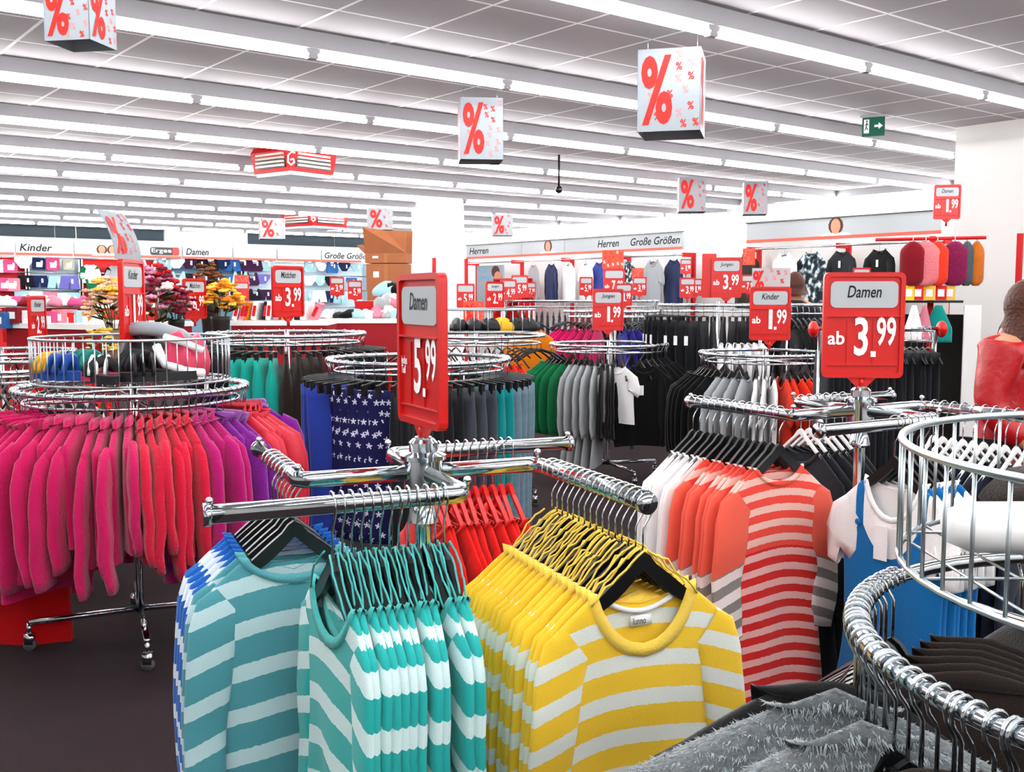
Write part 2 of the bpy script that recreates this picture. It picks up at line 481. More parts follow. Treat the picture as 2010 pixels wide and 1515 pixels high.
KINDS = {
    'sweater': dict(L=.64, scF=.115, scB=.03, nw=.105, drop=.07, sl=.6, r0=.058, r1=.045, t=.013, collar=.011),
    'crewsweater': dict(L=.64, scF=.05, scB=.02, nw=.11, drop=.07, sl=.6, r0=.058, r1=.045, t=.013, collar=.009),
    'vsweater': dict(L=.66, scF=.09, scB=.04, nw=.125, drop=.062, sl=.6, r0=.055, r1=.042, t=.013, collar=.009),
    'hoodie': dict(L=.70, scF=.05, scB=.0, nw=.085, sl=.64, t=.021, r0=.085, r1=.055, hood=True, collar=.012),
    'fleece': dict(L=.66, scF=.02, scB=.0, nw=.075, sl=.62, t=.021, r0=.085, r1=.055, stand=True, collar=.014),
    'jacket': dict(L=.72, scF=.06, scB=.0, nw=.08, sl=.62, t=.022, r0=.09, r1=.06, stand=True, collar=.016),
    'tee': dict(L=.62, scF=.07, scB=.02, nw=.085, sl=.2, r0=.08, r1=.075, t=.013, collar=.008),
    'longtee': dict(L=.66, scF=.06, scB=.02, nw=.085, sl=.58, r0=.07, r1=.045, t=.013, collar=.008),
    'kidtop': dict(L=.60, sw=.185, ww=.18, hw=.185, scF=.05, scB=.02, nw=.08, sl=.5, r0=.065, r1=.045, t=.015, collar=.008),
    'tunic': dict(L=.84, scF=.05, scB=.02, nw=.09, sl=.5, r0=.07, r1=.06, ww=.18, hw=.22, t=.013, collar=.008),
    'dress': dict(L=.86, scF=.12, scB=.03, nw=.095, sl=.16, r0=.085, r1=.075, ww=.18, hw=.24, t=.016, collar=.007),
    'coat': dict(L=.95, scF=.08, scB=.0, nw=.075, sl=.62, r0=.095, r1=.065, sw=.21, ww=.21, hw=.23, t=.024, stand=True, collar=.018),
    'shortfleece': dict(L=.52, scF=.02, scB=.0, nw=.075, sl=.5, t=.02, r0=.085, r1=.06, stand=True, collar=.016),
    'furcoat': dict(L=.8, scF=.02, scB=.0, nw=.05, sl=.55, r0=.09, r1=.075, sw=.21, ww=.2, hw=.22, t=.045, collar=.012),
    'blazer': dict(L=.7, scF=.1, scB=.0, nw=.08, sl=.6, r0=.075, r1=.055, t=.02, collar=.012),
    'vest': dict(L=.55, scF=.08, scB=.02, nw=.08, sl=0, t=.05, sw=.17, ww=.19, hw=.17, collar=.01),
    'longcoat': dict(L=1.05, scF=.05, scB=.0, nw=.08, sl=.62, r0=.08, r1=.055, t=.02, stand=True, collar=.014),
    'babytop': dict(L=.34, sw=.13, ww=.13, hw=.135, nw=.06, drop=.03, scF=.04, scB=.01, sl=.22, r0=.045, r1=.04, t=.015, collar=.006),
}
GCACHE = {}
def garment_meshes(kind, mname, merged, var):
    key = (kind, mname, merged, var)
    if key in GCACHE: return GCACHE[key]
    K = dict(KINDS[kind]); rng = random.Random(hash(kind) % 1000 + var * 77 if False else sum(map(ord, kind)) + var * 77)
    bk = {k: K[k] for k in ('sw', 'nw', 'drop', 'L', 'ww', 'hw', 't', 'scF', 'scB') if k in K}
    sk = {k: K[k] for k in ('sw', 'drop', 'r0', 'r1', 't') if k in K}
    m = MATS[mname]
    coarse = merged
    v, f = body_geo(rng, n=18 if coarse else 30, m=16 if coarse else 24, **bk)
    parts = {}
    body = MB().add(v, f)
    cp = collar_path(bk.get('nw', .085), bk['scF'], bk['scB'], n=18 if coarse else 32)
    def col(mb):
        if K.get('stand'):
            n = len(cp); vv = [(x, y, z - .01) for x, y, z in cp] + [(x * .93, y * 1.3, z + .035 + .01 * (y > 0)) for x, y, z in cp] + [(x * .88, y * .9, z + .03) for x, y, z in cp]
            mb.add(vv, [(r * n + j, r * n + (j + 1) % n, (r + 1) * n + (j + 1) % n, (r + 1) * n + j) for r in (0, 1) for j in range(n)])
        elif K.get('hood'):
            n = len(cp)
            vv = []
            for r in range(6):
                s = r / 5
                for (x, y, z) in cp:
                    bk_ = 1 if y > 0 else 0.25
                    vv.append((x * (1 + .25 * math.sin(s * PI)), y + (.012 + .03 * math.sin(s * PI)) * (1 if y > 0 else -.5), z + bk_ * (.05 * math.sin(s * PI * .75)) - .09 * s * s * bk_))
            mb.add(vv, [(r * n + j, r * n + (j + 1) % n, (r + 1) * n + (j + 1) % n, (r + 1) * n + j) for r in range(5) for j in range(n)])
        n = len(cp); zc = GZ - bk['scF'] * .3; bw_ = K['collar'] * 2.1; rows = [[], [], [], []]
        for x, y, z in cp:
            l = math.hypot(x, z - zc) or 1; dx, dz = x / l, (z - zc) / l
            for r_, (of, ym) in enumerate(((-.003, .75), (0, 1.3), (bw_, 1.42), (bw_ + .002, .9))): rows[r_].append((x + dx * of, y * ym + (.0015 if y > 0 else -.0015) * (r_ in (1, 2)), z + dz * of))
        mb.add(sum(rows, []), [(r_ * n + j, r_ * n + (j + 1) % n, (r_ + 1) * n + (j + 1) % n, (r_ + 1) * n + j) for r_ in range(3) for j in range(n)])
    def sleeves(sg):
        mb = MB(); sleeve_geo(mb, rng, sg, sl=K['sl'], n=10 if coarse else 14, **sk); return mb
    if merged:
        col(body)
        if K['sl']:
            for sg in (-1, 1):
                q = sleeves(sg); body.add([(a_, b_, c_ - SLZ) for a_, b_, c_ in q.v], q.f)
        parts['body'] = body.mesh(kind, m)
    else:
        parts['body'] = body.mesh(kind, m)
        cb = MB(); col(cb); parts['collar'] = cb.mesh('collar', m)
        if K['sl']:
            for sg in (-1, 1): parts['sleeve%d' % sg] = sleeves(sg).mesh('sleeve', m)
    GCACHE[key] = parts
    return parts
NAMES = {'crewsweater': 'sweater', 'blazer': 'jacket', 'furcoat': 'fur_coat', 'vsweater': 'sweater', 'longtee': 'long_sleeved_shirt', 'tee': 't_shirt', 'kidtop': 'long_sleeved_shirt', 'fleece': 'fleece_jacket', 'shortfleece': 'fleece_jacket', 'longcoat': 'coat', 'babytop': 'baby_top'}
CATS = {'crewsweater': 'sweater', 'blazer': 'jacket', 'furcoat': 'coat', 'vsweater': 'sweater', 'longtee': 'shirt', 'tee': 't-shirt', 'kidtop': 'shirt', 'fleece': 'jacket', 'shortfleece': 'jacket', 'longcoat': 'coat', 'hoodie': 'hoodie', 'babytop': 'shirt'}
def garment(kind, mname, pos, rz, desc, place, merged=False, var=None, tilt=0.0, tagp=False, how='left', collar=None, scale=1.0):
    var = random.randrange(3) if var is None else var
    P = garment_meshes(kind, mname, merged, var)
    o = link(NAMES.get(kind, kind), P['body'], None, pos, rz)
    o.rotation_euler = (tilt, 0, rz)
    o.scale = (scale,) * 3
    for k, me in P.items():
        if k == 'body': continue
        c = link('sleeve' if k.startswith('sleeve') else 'collar', me, o, (0, 0, -SLZ) if k.startswith('sleeve') else None)
        if k == 'collar' and collar:
            c.material_slots[0].link = 'OBJECT'; c.material_slots[0].material = MATS[collar]
    if tagp: link('price_tag', TAGM, o, (random.uniform(-.06, .06), -KINDS[kind]['t'] - .008, GZ - .2))
    reg(o, desc, place, CATS.get(kind, kind), how=how)
    return o
TAGM = MB().box((0, 0, 0), (.035, .003, .08)).mesh('price_tag', M['tag'], False)
# hanger: shaped body, wire hook as its part
def hook_path(r, drop):
    pts = []
    for i in range(11):
        a = math.radians(205 - 205 * i / 10 - 10)
        pts.append((r * math.cos(a), 0, r * math.sin(a)))
    pts += [(r * .8, 0, -r * .9), (r * .25, 0, -r * 1.7), (0, 0, -r * 2.2), (0, 0, -drop)]
    return pts
HM = {}
def hanger_meshes(hr, mname, thin):
    key = (hr, mname, thin)
    if key in HM: return HM[key]
    d = .095
    top = []; bot = []
    for i in range(-12, 13):
        x = i / 12 * .175; q = abs(x) / .2
        z = -d - .015 - .165 * q ** 1.1
        h = (.012 if thin else (.03 + .014 * math.sin(PI * min(1, q * 1.6)) - .014 * q))
        top.append((x, z + (.008 if q < .12 else 0))); bot.append((x, z - h))
    n = len(top)
    v = [(x, -.006, z) for x, z in top] + [(x, -.006, z) for x, z in bot] + [(x, .006, z) for x, z in top] + [(x, .006, z) for x, z in bot]
    f = []
    for i in range(n - 1):
        f += [(i, n + i, n + i + 1, i + 1), (2 * n + i + 1, 3 * n + i + 1, 3 * n + i, 2 * n + i), (i + 1, 2 * n + i + 1, 2 * n + i, i), (n + i, 3 * n + i, 3 * n + i + 1, n + i + 1)]
    f += [(0, 2 * n, 3 * n, n), (n - 1, 2 * n - 1, 4 * n - 1, 3 * n - 1)]
    hb = MB().add(v, f)
    body = hb.mesh('hanger', MATS[mname], False)
    hook = MB().tube(hook_path(hr + .004, d + .02), .003 if hr == .0135 else .0023, 6).mesh('hook', M['chrome'])
    HM[key] = (body, hook)
    return HM[key]
def hanger(pos, rz, desc, place, hr=.02, mname='black_plastic', thin=False, how='left'):
    b, h = hanger_meshes(hr, mname, thin)
    o = link('clothes_hanger', b, None, pos, rz)
    link('hook', h, o)
    reg(o, desc, place, 'clothes hanger', how=how)
    return o
# trouser hanger with two clips
CH = {}
def clip_hanger(pos, rz, place, hr=.0125):
    if not CH:
        d = .09
        CH['b'] = MB().tube([(-.15, 0, -d - .012), (0, 0, -d), (.15, 0, -d - .012)], .006, 6).mesh('clip_hanger', M['black'])
        CH['h'] = MB().tube(hook_path(hr + .004, d), .0022, 6).mesh('hook', M['chrome'])
        CH['c'] = MB().box((0, 0, -d - .035), (.03, .02, .06)).mesh('clip', M['black'], False)
    o = link('clip_hanger', CH['b'], None, pos, rz)
    link('hook', CH['h'], o)
    for x in (-.12, .12): link('clip', CH['c'], o, (x, 0, 0))
    reg(o, 'black clip hanger', place, 'clothes hanger')
    return o
PC = {}
def trousers(mname, pos, rz, desc, place, L=.8, w=.15, t=.03, tagp=False):
    key = (mname, L, w, t, random.randrange(2))
    if key not in PC:
        rng = random.Random(len(PC)); v = []; n, m = 20, 14
        for i in range(m + 1):
            s = i / m
            for j in range(n):
                a = 2 * PI * j / n; c, sn = math.cos(a), math.sin(a)
                ww = w * (1.0 - .08 * s); tt = (.012 + (t - .012) * smooth01(s * 4))
                x = ww * (1 if c >= 0 else -1) * abs(c) ** .7; y = tt * (1 if sn >= 0 else -1) * abs(sn) ** .7
                y += .006 * s * math.sin(40 * x + key[4] * 2 + 3 * s); x += .006 * math.sin(6 * s + key[4])
                v.append((x, y, -.135 - L * s))
        f = [(i * n + j, i * n + (j + 1) % n, (i + 1) * n + (j + 1) % n, (i + 1) * n + j) for i in range(m) for j in range(n)]
        f += [tuple(range(n))[::-1], tuple(m * n + j for j in range(n))]
        PC[key] = MB().add(v, f).mesh('trousers', MATS[mname])
    o = link('trousers', PC[key], None, pos, rz)
    if tagp and random.random() < .45: link('price_tag', TAGM, o, (w + .006, 0, -.3), PI / 2)
    reg(o, desc, place, 'trousers')
    return o
# ------------------------------------------------------------------ racks
def caster(mb, x, y):
    mb.box((x, y, .075), (.03, .03, .03))
def rack_base(root, r, n=4, a0=.4, z=.13):
    for k in range(n):
        a = a0 + 2 * PI * k / n
        c, s = math.cos(a), math.sin(a)
        leg = MB().tube([(0, 0, z + .01), (c * r, s * r, z)], .015, 8, flat=(1, 1.0)).build('leg', M['chrome'], root)
        cs = MB(); cs.tube([(c * r, s * r, z), (c * r, s * r, .07)], .012, 8)
        cs.prism([(c * r - .02, .03), (c * r + .02, .03), (c * r + .02, .08), (c * r - .02, .08)], s * r - .014, s * r + .014)
        wv = [(c * r + .028 * math.cos(2 * PI * q / 12), s * r - .012, .028 + .028 * math.sin(2 * PI * q / 12)) for q in range(12)]
        wv += [(x, y + .024, zz) for x, y, zz in wv]
        cs.add(wv, [tuple(range(12)), tuple(range(23, 11, -1))] + [(q, q + 12, (q + 1) % 12 + 12, (q + 1) % 12) for q in range(12)], 1)
        cs.build('caster', [M['chrome'], mat('grey_rubber', '5a5a5c', .6)], leg)
def round_rack(c, z, r, label, base=True, lower=True):
    root = empty('round_clothes_rack', (c.x, c.y, 0), 0, label, 'clothes rack')
    ringp = lambda rr, zz, n=56: [(rr * math.cos(2 * PI * i / n), rr * math.sin(2 * PI * i / n), zz) for i in range(n)]
    MB().tube(ringp(r, z), .0125, 10, True).build('ring_rail', M['chrome'], root)
    if lower: MB().tube(ringp(r - .03, z - .055), .007, 8, True).build('lower_ring', M['chrome'], root)
    MB().tube([(0, 0, .12), (0, 0, z + .03)], .016, 12).build('post', M['chrome'], root)
    for k in range(2):
        a = .5 + PI / 2 * k
        x, y = (r - .03) * math.cos(a), (r - .03) * math.sin(a)
        MB().tube([(-x, -y, z - .055), (x, y, z - .055)], .008, 8).build('spoke', M['chrome'], root)
    if base: rack_base(root, r * .95)
    return root
def camdir(c): return math.atan2(-c.y, -c.x)
def ring_fill(c, z, r, segs, place, hang='hanger', hr=.0125, far_hooks=0, merged=False, jit=3, clip=False):
    """hang goods round a ring; angles are measured from the side that faces the camera, left negative"""
    base = camdir(c)
    for (a0, a1, n, fn) in segs:
        for i in range(n):
            a = base + math.radians(a0 + (a1 - a0) * (i + .5) / n)
            pos = Vector((c.x + r * math.cos(a), c.y + r * math.sin(a), z))
            rz = a + math.radians(random.uniform(-jit, jit))
            if clip: clip_hanger(pos, rz, place)
            elif hang: hanger(pos, rz, 'black hanger', place, hr)
            if fn: fn(pos, rz)
    if far_hooks:
        lo, hi = 100, 260
        for i in range(far_hooks):
            a = base + math.radians(lo + (hi - lo) * (i + .5) / far_hooks)
            pos = Vector((c.x + r * math.cos(a), c.y + r * math.sin(a), z))
            if clip: clip_hanger(pos, a, place)
            else: hanger(pos, a, 'black hanger', place, hr)
def basket(c, z0, z1, r, label, nw=56, post_to=None, bot=True):
    root = empty('wire_basket', (c.x, c.y, z0), 0, label, 'basket')
    h = z1 - z0
    ringp = lambda rr, zz, n=56: [(rr * math.cos(2 * PI * i / n), rr * math.sin(2 * PI * i / n), zz) for i in range(n)]
    MB().tube(ringp(r, h), .006, 8, True).build('top_rim', M['wire'], root)
    MB().tube(ringp(r, 0), .005, 8, True).build('bottom_rim', M['wire'], root)
    w = MB()
    for i in range(nw):
        a = 2 * PI * i / nw; w.tube([(r * math.cos(a), r * math.sin(a), 0), (r * math.cos(a), r * math.sin(a), h)], .003, 6)
    w.build('side_wires', M['wire'], root)
    w = MB()
    for i in range(-6, 7):
        x = i / 7 * r; y = math.sqrt(r * r - x * x)
        w.tube([(x, -y, 0), (x, y, 0)], .0022, 5)
        if i % 4 == 0: w.tube([(-y, x, .003), (y, x, .003)], .0025, 5)
    w.build('floor_grid', M['wire'], root)
    return root
def fourway(Hc, z, a, R, T, label):
    b = Vector((a.y, -a.x))                      # a: right, b: towards the camera
    root = empty('four_way_clothes_rack', (Hc.x, Hc.y, 0), 0, label, 'clothes rack')
    MB().tube([(0, 0, .1), (0, 0, z + .085)], .02, 16).build('post', M['chrome'], root)
    MB().lathe([(.02, -.13), (.036, -.12), (.03, -.09), (.022, -.075)], 20, 0, (0, 0, z)).build('post_ferrule', M['chrome'], root); shade_flat_sharp(root.children[-1].data)
    MB().lathe([(.04, -.045), (.047, -.04), (.047, .03), (.055, .032), (.055, .042), (.034, .05), (.034, .072), (.026, .08)], 24, 0, (0, 0, z)).build('hub', M['chrome'], root); [shade_flat_sharp(c_.data) for c_ in root.children]
    rails = {}
    for nm, d, t in (('right', a, b), ('front', b, -a), ('left', -a, -b), ('back', -b, a)):
        e = d * R; q = e + t * T
        mb = MB()
        pts = [Vector((d.x * .04, d.y * .04, z))]
        rc = .035
        pts.append(Vector((d.x * (R - rc), d.y * (R - rc), z)))
        for i in range(1, 6):
            s = i / 6 * PI / 2
            pp = d * (R - rc + rc * math.sin(s)) + t * (rc - rc * math.cos(s))
            pts.append(Vector((pp.x, pp.y, z)))
        pts.append(Vector((e.x + t.x * rc, e.y + t.y * rc, z)))
        pts.append(Vector((q.x, q.y, z)))
        arm = mb.tube(pts, .0195, 12, flat=(.75, 1)).build('arm', M['chrome'], root)
        cp = MB(); tt = t * .012
        cp.tube([(q.x - tt.x * .2, q.y - tt.y * .2, z), (q.x + tt.x, q.y + tt.y, z)], .023, 14).build('end_cap', M['chrome'], arm)
        MB().ball((q.x, q.y, z + .026), .008).build('stop_knob', M['chrome'], arm); MB().ball((e.x, e.y, z + .03), .009).tube([(e.x, e.y, z + .01), (e.x, e.y, z + .03)], .004, 6).build('stop_knob', M['chrome'], arm)
        rails[nm] = (Vector((Hc.x + e.x, Hc.y + e.y)), t, d)
    rack_base(root, .42, 4, .9, .11)
    return rails
def rail_pts(rail, T, t0, t1, n, z):
    e, t, d = rail
    out = []
    for i in range(n):
        s = t0 + (t1 - t0) * (i / max(1, n - 1)); p_ = e + t * (T * s)
        out.append(Vector((p_.x, p_.y, z)))
    return out
def face(f): return math.atan2(f.x, -f.y)

# ---- cloth colours
TEAL = stripes('teal_striped_knit', '4f9ca6', 'c3e2e6', .1, .38, .045)
TURQ = stripes('turquoise_striped_knit', '1fb0ab', 'd8f2f1', .1, .4, .03, base2=None)
BLUE = stripes('blue_striped_knit', '0c62bd', 'e2eef8', .1, .36, .03)
YELL = stripes('yellow_striped_knit', 'ffd232', 'eff4ea', .08, .42, .017)
CORAL = stripes('coral_striped_jersey', 'f0483a', 'f4c0b4', .052, .48, .0, base2='d8201c', zsplit=-.45, band2='f0b4ae')
GREYSL = stripes('grey_striped_jersey', 'f0604c', 'f0604c', .07, .5, .0, base2='8b8580', zsplit=-.44, band2='f1e4df')
cloth('teal_knit', '55a0a8'); cloth('turquoise_knit', '4ab8b3'); cloth('blue_knit', '0a55a8'); cloth('yellow_knit', 'ffd95a')
cloth('red_jersey', 'e01510'); cloth('white_jersey', 'f2f2f2'); cloth('pink_fleece', 'c60f5a', bump=.5, bscale=120, sheen=.3); cloth('magenta_fleece', 'b30d6a', bump=.5, bscale=120, sheen=.3)
cloth('coral_fleece', 'cf1138', bump=.5, bscale=120, sheen=.3); cloth('purple_fleece', '7a1487', bump=.5, bscale=120, sheen=.3); cloth('red_nylon', 'c90c2e', rough=.45, spec=.4)
cloth('red_coat_cloth', 'c80712'); cloth('navy_jersey', '1a2233'); cloth('charcoal_jersey', '23262b'); cloth('black_jersey', '070708'); cloth('cobalt_jersey', '0f6db0')
cloth('grey_marl', 'a3a8ab', vary=.15); cloth('green_jersey', '076b3e'); cloth('orange_jersey', 'f0330d'); cloth('royal_jersey', '1d1f8e'); cloth('denim_blue', '2b3f9a'); cloth('steel_denim', '5f7684', vary=.2, bscale=30)
cloth('dark_denim', '15171d'); cloth('slate_denim', '3b4049'); cloth('teal_denim', '087f80'); cloth('mint_denim', '12a595'); cloth('brown_cloth', '2a2019'); cloth('maroon_cloth', '7a0d1a')
cloth('grey_pile', '6d7376', bump=.9, bscale=90, vary=.4, sheen=.5); cloth('black_coat_cloth', '0d0c0d', rough=.6, spec=.3); cloth('brown_coat_cloth', '2c2320'); cloth('hot_pink_jersey', 'c9125f')
cloth('ochre_jersey', 'd9780c'); cloth('cream_cloth', 'dcd8cc'); cloth('pink_plush', 'e0787f', bump=.8, bscale=80); cloth('orange_plush', 'e8391c', bump=.8, bscale=80); cloth('plum_plush', '7a1745', bump=.8, bscale=60, vary=.5); cloth('slate_plush', '48545c', bump=.5, bscale=80)
cloth('tan_plush', 'c46a22', bump=.5, bscale=80); cloth('teal_scarf', '0c8f86', bump=.8, bscale=70)
stars('starry_navy_cloth', '17184f', 'e8ecff', 15.0)
camo('camouflage_cloth', ('16222a', '4c5f68', 'a9b7bc', 'e6eeee'))

def pinafore(name, blue, white):
    m = cloth(name, blue); nt = m.node_tree; b = nt.nodes['Principled BSDF']
    tc = nt.nodes.new('ShaderNodeTexCoord'); sx = nt.nodes.new('ShaderNodeSeparateXYZ'); nt.links.new(tc.outputs['Object'], sx.inputs[0])
    ax = nmath(nt, 'ABSOLUTE', sx.outputs['X']); z = nmath(nt, 'SUBTRACT', sx.outputs['Z'], GZ)
    par = nmath(nt, 'ADD', nmath(nt, 'MULTIPLY', nmath(nt, 'POWER', ax, 2), 9.5), -.25)
    ln = nmath(nt, 'ADD', nmath(nt, 'MULTIPLY', ax, -1.5), .03)
    k = nmath(nt, 'LESS_THAN', z, nmath(nt, 'MINIMUM', par, ln))
    st = nmath(nt, 'MULTIPLY', nmath(nt, 'GREATER_THAN', ax, .1), nmath(nt, 'LESS_THAN', ax, .132))
    mx = nt.nodes.new('ShaderNodeMix'); mx.data_type = 'RGBA'; mx.inputs[6].default_value = lin(white); mx.inputs[7].default_value = lin(blue)
    nt.links.new(nmath(nt, 'MAXIMUM', k, st), mx.inputs[0]); nt.links.new(mx.outputs[2], b.inputs['Base Color'])
pinafore('pinafore_cloth', '0f6db0', 'f4f2f2')
# ---- K: the nearest four-way rack
Kz, KT, KR = 1.18, .53, .30
Ka = Vector((.92, .39)).normalized()
KH = Vector((-.212, 2.45))
kr = fourway(KH, Kz, Ka, KR, KT, 'chrome four-way clothes rack with striped sweaters under the Damen 5.99 sign')
Kb = Vector((Ka.y, -Ka.x))
LOOPS = {}
def loops(o, mname, rng):
    """hanging ribbons drawn up over the hanger neck"""
    key = (mname, rng.randrange(4))
    if key not in LOOPS:
        r2 = random.Random(key[1] + 5); mb = MB()
        for sg in (-1, 1):
            for k in range(2):
                sd = (-1) ** k * .012
                p0 = (sg * (.105 + .02 * k), sd, GZ - .02); p3 = (sg * r2.uniform(-.01, .02), sd * .8, -.098)
                mb.tube([(p0[0] + (p3[0] - p0[0]) * s, sd * (1 + .5 * math.sin(PI * s)), p0[2] + (p3[2] - p0[2]) * s + .012 * math.sin(PI * s) * r2.uniform(.3, 1.6)) for s in [q / 8 for q in range(9)]], .0024, 5)
        LOOPS[key] = mb.mesh('hanger_loop', MATS[mname])
    link('hanger_loop', LOOPS[key], o)
rng = random.Random(3)
pl = 'on the right rail of the nearest rack'
for i, p in enumerate(rail_pts(kr['right'], KT, .16, .985, 16, Kz)):
    rz = face(Kb) + math.radians(rng.uniform(-4, 4)) * (i < 15)
    hanger(p, rz, 'black hanger', 'from the front under the yellow sweaters', .0225, how='near')
    o = garment('sweater', 'yellow_striped_knit', p, rz, 'yellow and white striped sweater', 'from the front', var=i % 3, collar='yellow_knit', how='near')
    loops(o, 'yellow_knit', rng)
front_yellow = o
lb = MB(); lb.box((0, .004, GZ - .068), (.05, .002, .022)).build('neck_label', M['tag'], o)
mb = MB(); put_text(mb, 'lunno', -.019, GZ - .0755, .03, .014, .0025); mb.build('label_lettering', M['ink'], o)
MB().tube([(-.085 + .17 * s, .006, GZ - .02 - .028 * math.sin(PI * s)) for s in [q / 10 for q in range(11)]], .006, 6).build('neck_tape', M['tag'], o)
for i, p in enumerate(rail_pts(kr['front'], KT, .1, .55, 13, Kz)):
    rz = face(-Ka) + math.radians(rng.uniform(-4, 4))
    hanger(p, rz, 'black hanger', 'from the left on the turquoise sweater rail', .0225)
    o = garment('vsweater', 'turquoise_striped_knit', p, rz, 'turquoise and white striped sweater', 'from the left on the front rail', var=i % 3, collar='turquoise_knit')
    loops(o, 'turquoise_knit', rng)
for i, p in enumerate(rail_pts(kr['left'], KT, .10, .62, 7, Kz)):
    rz = face(Kb) + math.radians(rng.uniform(-4, 4))
    hanger(p, rz, 'black hanger', 'from the front on the left rail', .0225, how='near')
    if i < 2: garment('crewsweater', 'teal_striped_knit', p, rz, 'grey-teal sweater with pale stripes', 'from the front on the left rail', var=i, collar='teal_knit', how='near')
    else: garment('crewsweater', 'blue_striped_knit', p, rz, 'blue and white striped sweater', 'from the front on the left rail', var=i % 3, collar='blue_knit', how='near')
for i, p in enumerate(rail_pts(kr['back'], KT, .22, .66, 10, Kz)):
    rz = face(-Ka) + math.radians(rng.uniform(-4, 4))
    hanger(p, rz, 'red hanger', 'from the left on the red sweater rail', .0225, 'red_plastic', True)
    garment('crewsweater', 'red_jersey', p, rz, 'plain red sweater', 'from the left behind the 5.99 sign post', var=i % 3)
# ---- L: the second four-way rack
Lz, LT, LR = 1.2, .53, .32
La = Vector((.87, .5)).normalized(); Lb = Vector((La.y, -La.x))
LH = at(1689, 797, 3.6); LH = Vector((LH.x, LH.y))
lr = fourway(LH, Lz, La, LR, LT, 'chrome four-way clothes rack under the Damen 3.99 sign')
for i, p in enumerate(rail_pts(lr['left'], LT, .12, .97, 13, Lz)):
    rz = face(Lb) + math.radians(rng.uniform(-5, 5))
    hanger(p, rz, 'black hanger', 'from the front on the coral tunic rail', .0225, how='near')
    if i < 8:
        o = garment('tunic', 'coral_striped_jersey', p, rz, 'coral striped tunic with grey striped cuffs', 'from the front', var=i % 3, how='near')
        for c in o.children:
            if c.name.startswith('sleeve'):
                c.material_slots[0].link = 'OBJECT'; c.material_slots[0].material = MATS['grey_striped_jersey']
    else: garment('longtee', 'white_jersey', p, rz, 'white long-sleeved shirt beyond the coral tunics', 'from the front', var=i % 3, how='near')
for i, p in enumerate(rail_pts(lr['front'], LT, .06, .38, 6, Lz)):
    rz = face(-La) + math.radians(rng.uniform(-3, 3))
    hanger(p, rz, 'black hanger', 'from the left on the blue dress rail', .0225)
    o = garment('dress', 'pinafore_cloth', p, rz, 'blue pinafore dress over a white T-shirt', 'from the left', var=0, collar='white_jersey')
    for c in o.children:
        if c.name.startswith('sleeve'):
            c.material_slots[0].link = 'OBJECT'; c.material_slots[0].material = MATS['white_jersey']
    y = -KINDS['dress']['t'] - .003
    for sg in (-1, 1): MB().ball((sg * .116, y - .004, GZ - .15), (.011, .004, .011)).build('button', MATS['cobalt_jersey'], o)
    if i == 5: link('price_tag', MB().box((0, 0, 0), (.05, .002, .11)).mesh('price_tag', M['tag'], False), o, (-.02, y - .012, GZ - .2))
for i, p in enumerate(rail_pts(lr['right'], LT, .1, .95, 12, Lz)):
    rz = face(Lb) + math.radians(rng.uniform(-5, 5))
    hanger(p, rz, 'white hanger', 'from the back on the dark shirt rail', .0225, 'white_paint', True, how='near')
    garment('longtee', 'navy_jersey' if i % 3 else 'charcoal_jersey', p, rz, 'navy long-sleeved shirt' if i % 3 else 'charcoal long-sleeved shirt', 'from the front on the right-hand rail', var=i % 3, how='near')
for i, p in enumerate(rail_pts(lr['back'], LT, .08, .5, 6, Lz)):
    rz = face(-La) + math.radians(rng.uniform(-5, 5))
    hanger(p, rz, 'white hanger', 'from the left on the slate tunic rail', .0225, 'white_paint', True)
    garment('tunic', 'charcoal_jersey', p, rz, 'dark slate tunic', 'from the left behind the 3.99 sign post', var=i % 3)

# ---- A: round rack of pink fleeces with a basket of shoes
c = at(262, 762, 4.75); Ac = Vector((c.x, c.y, 0)); Az = 1.18
round_rack(Ac, Az, .5, 'round chrome rack hung with pink fleeces below a wire basket')
PA = 'on the pink fleece rack'
def G(kind, m, desc, place, merged=False, **k): return lambda pos, rz: garment(kind, m, pos + Vector((0, 0, .035)), rz, desc, place, merged, **k)
def GA(kind, m, desc):
    def f(pos, rz):
        o = garment(kind, m, pos + Vector((0, 0, .065)), rz, desc, PA)
        for ch in o.children:
            if ch.name.startswith('sleeve'):
                ch.rotation_euler = (random.uniform(-.05, .05), 0, random.uniform(-.13, .13)); ch.scale = (random.uniform(.97, 1.05), 1.15, random.uniform(.9, 1.08))
        o.scale = (random.uniform(.92, 1.06), 1, random.uniform(.93, 1.06))
    return f
ring_fill(Ac, Az, .5, [
    (-108, -99, 2, G('longcoat', 'red_coat_cloth', 'long red coat', PA)),
    (-92, -40, 9, GA('hoodie', 'pink_fleece', 'pink hooded fleece')),
    (-40, 0, 8, GA('shortfleece', 'pink_fleece', 'pink stand-collar fleece')),
    (0, 24, 6, GA('shortfleece', 'coral_fleece', 'coral red fleece')),
    (24, 36, 3, GA('fleece', 'magenta_fleece', 'magenta fleece')),
    (36, 50, 3, GA('hoodie', 'purple_fleece', 'purple hooded fleece')),
    (52, 80, 5, GA('jacket', 'red_nylon', 'shiny red padded jacket')),
    (82, 98, 3, GA('hoodie', 'purple_fleece', 'purple hooded fleece'))], 'from the left ' + PA, far_hooks=24)
basket(Ac, 1.215, 1.41, .43, 'round wire basket of sandals on top of the pink fleece rack')
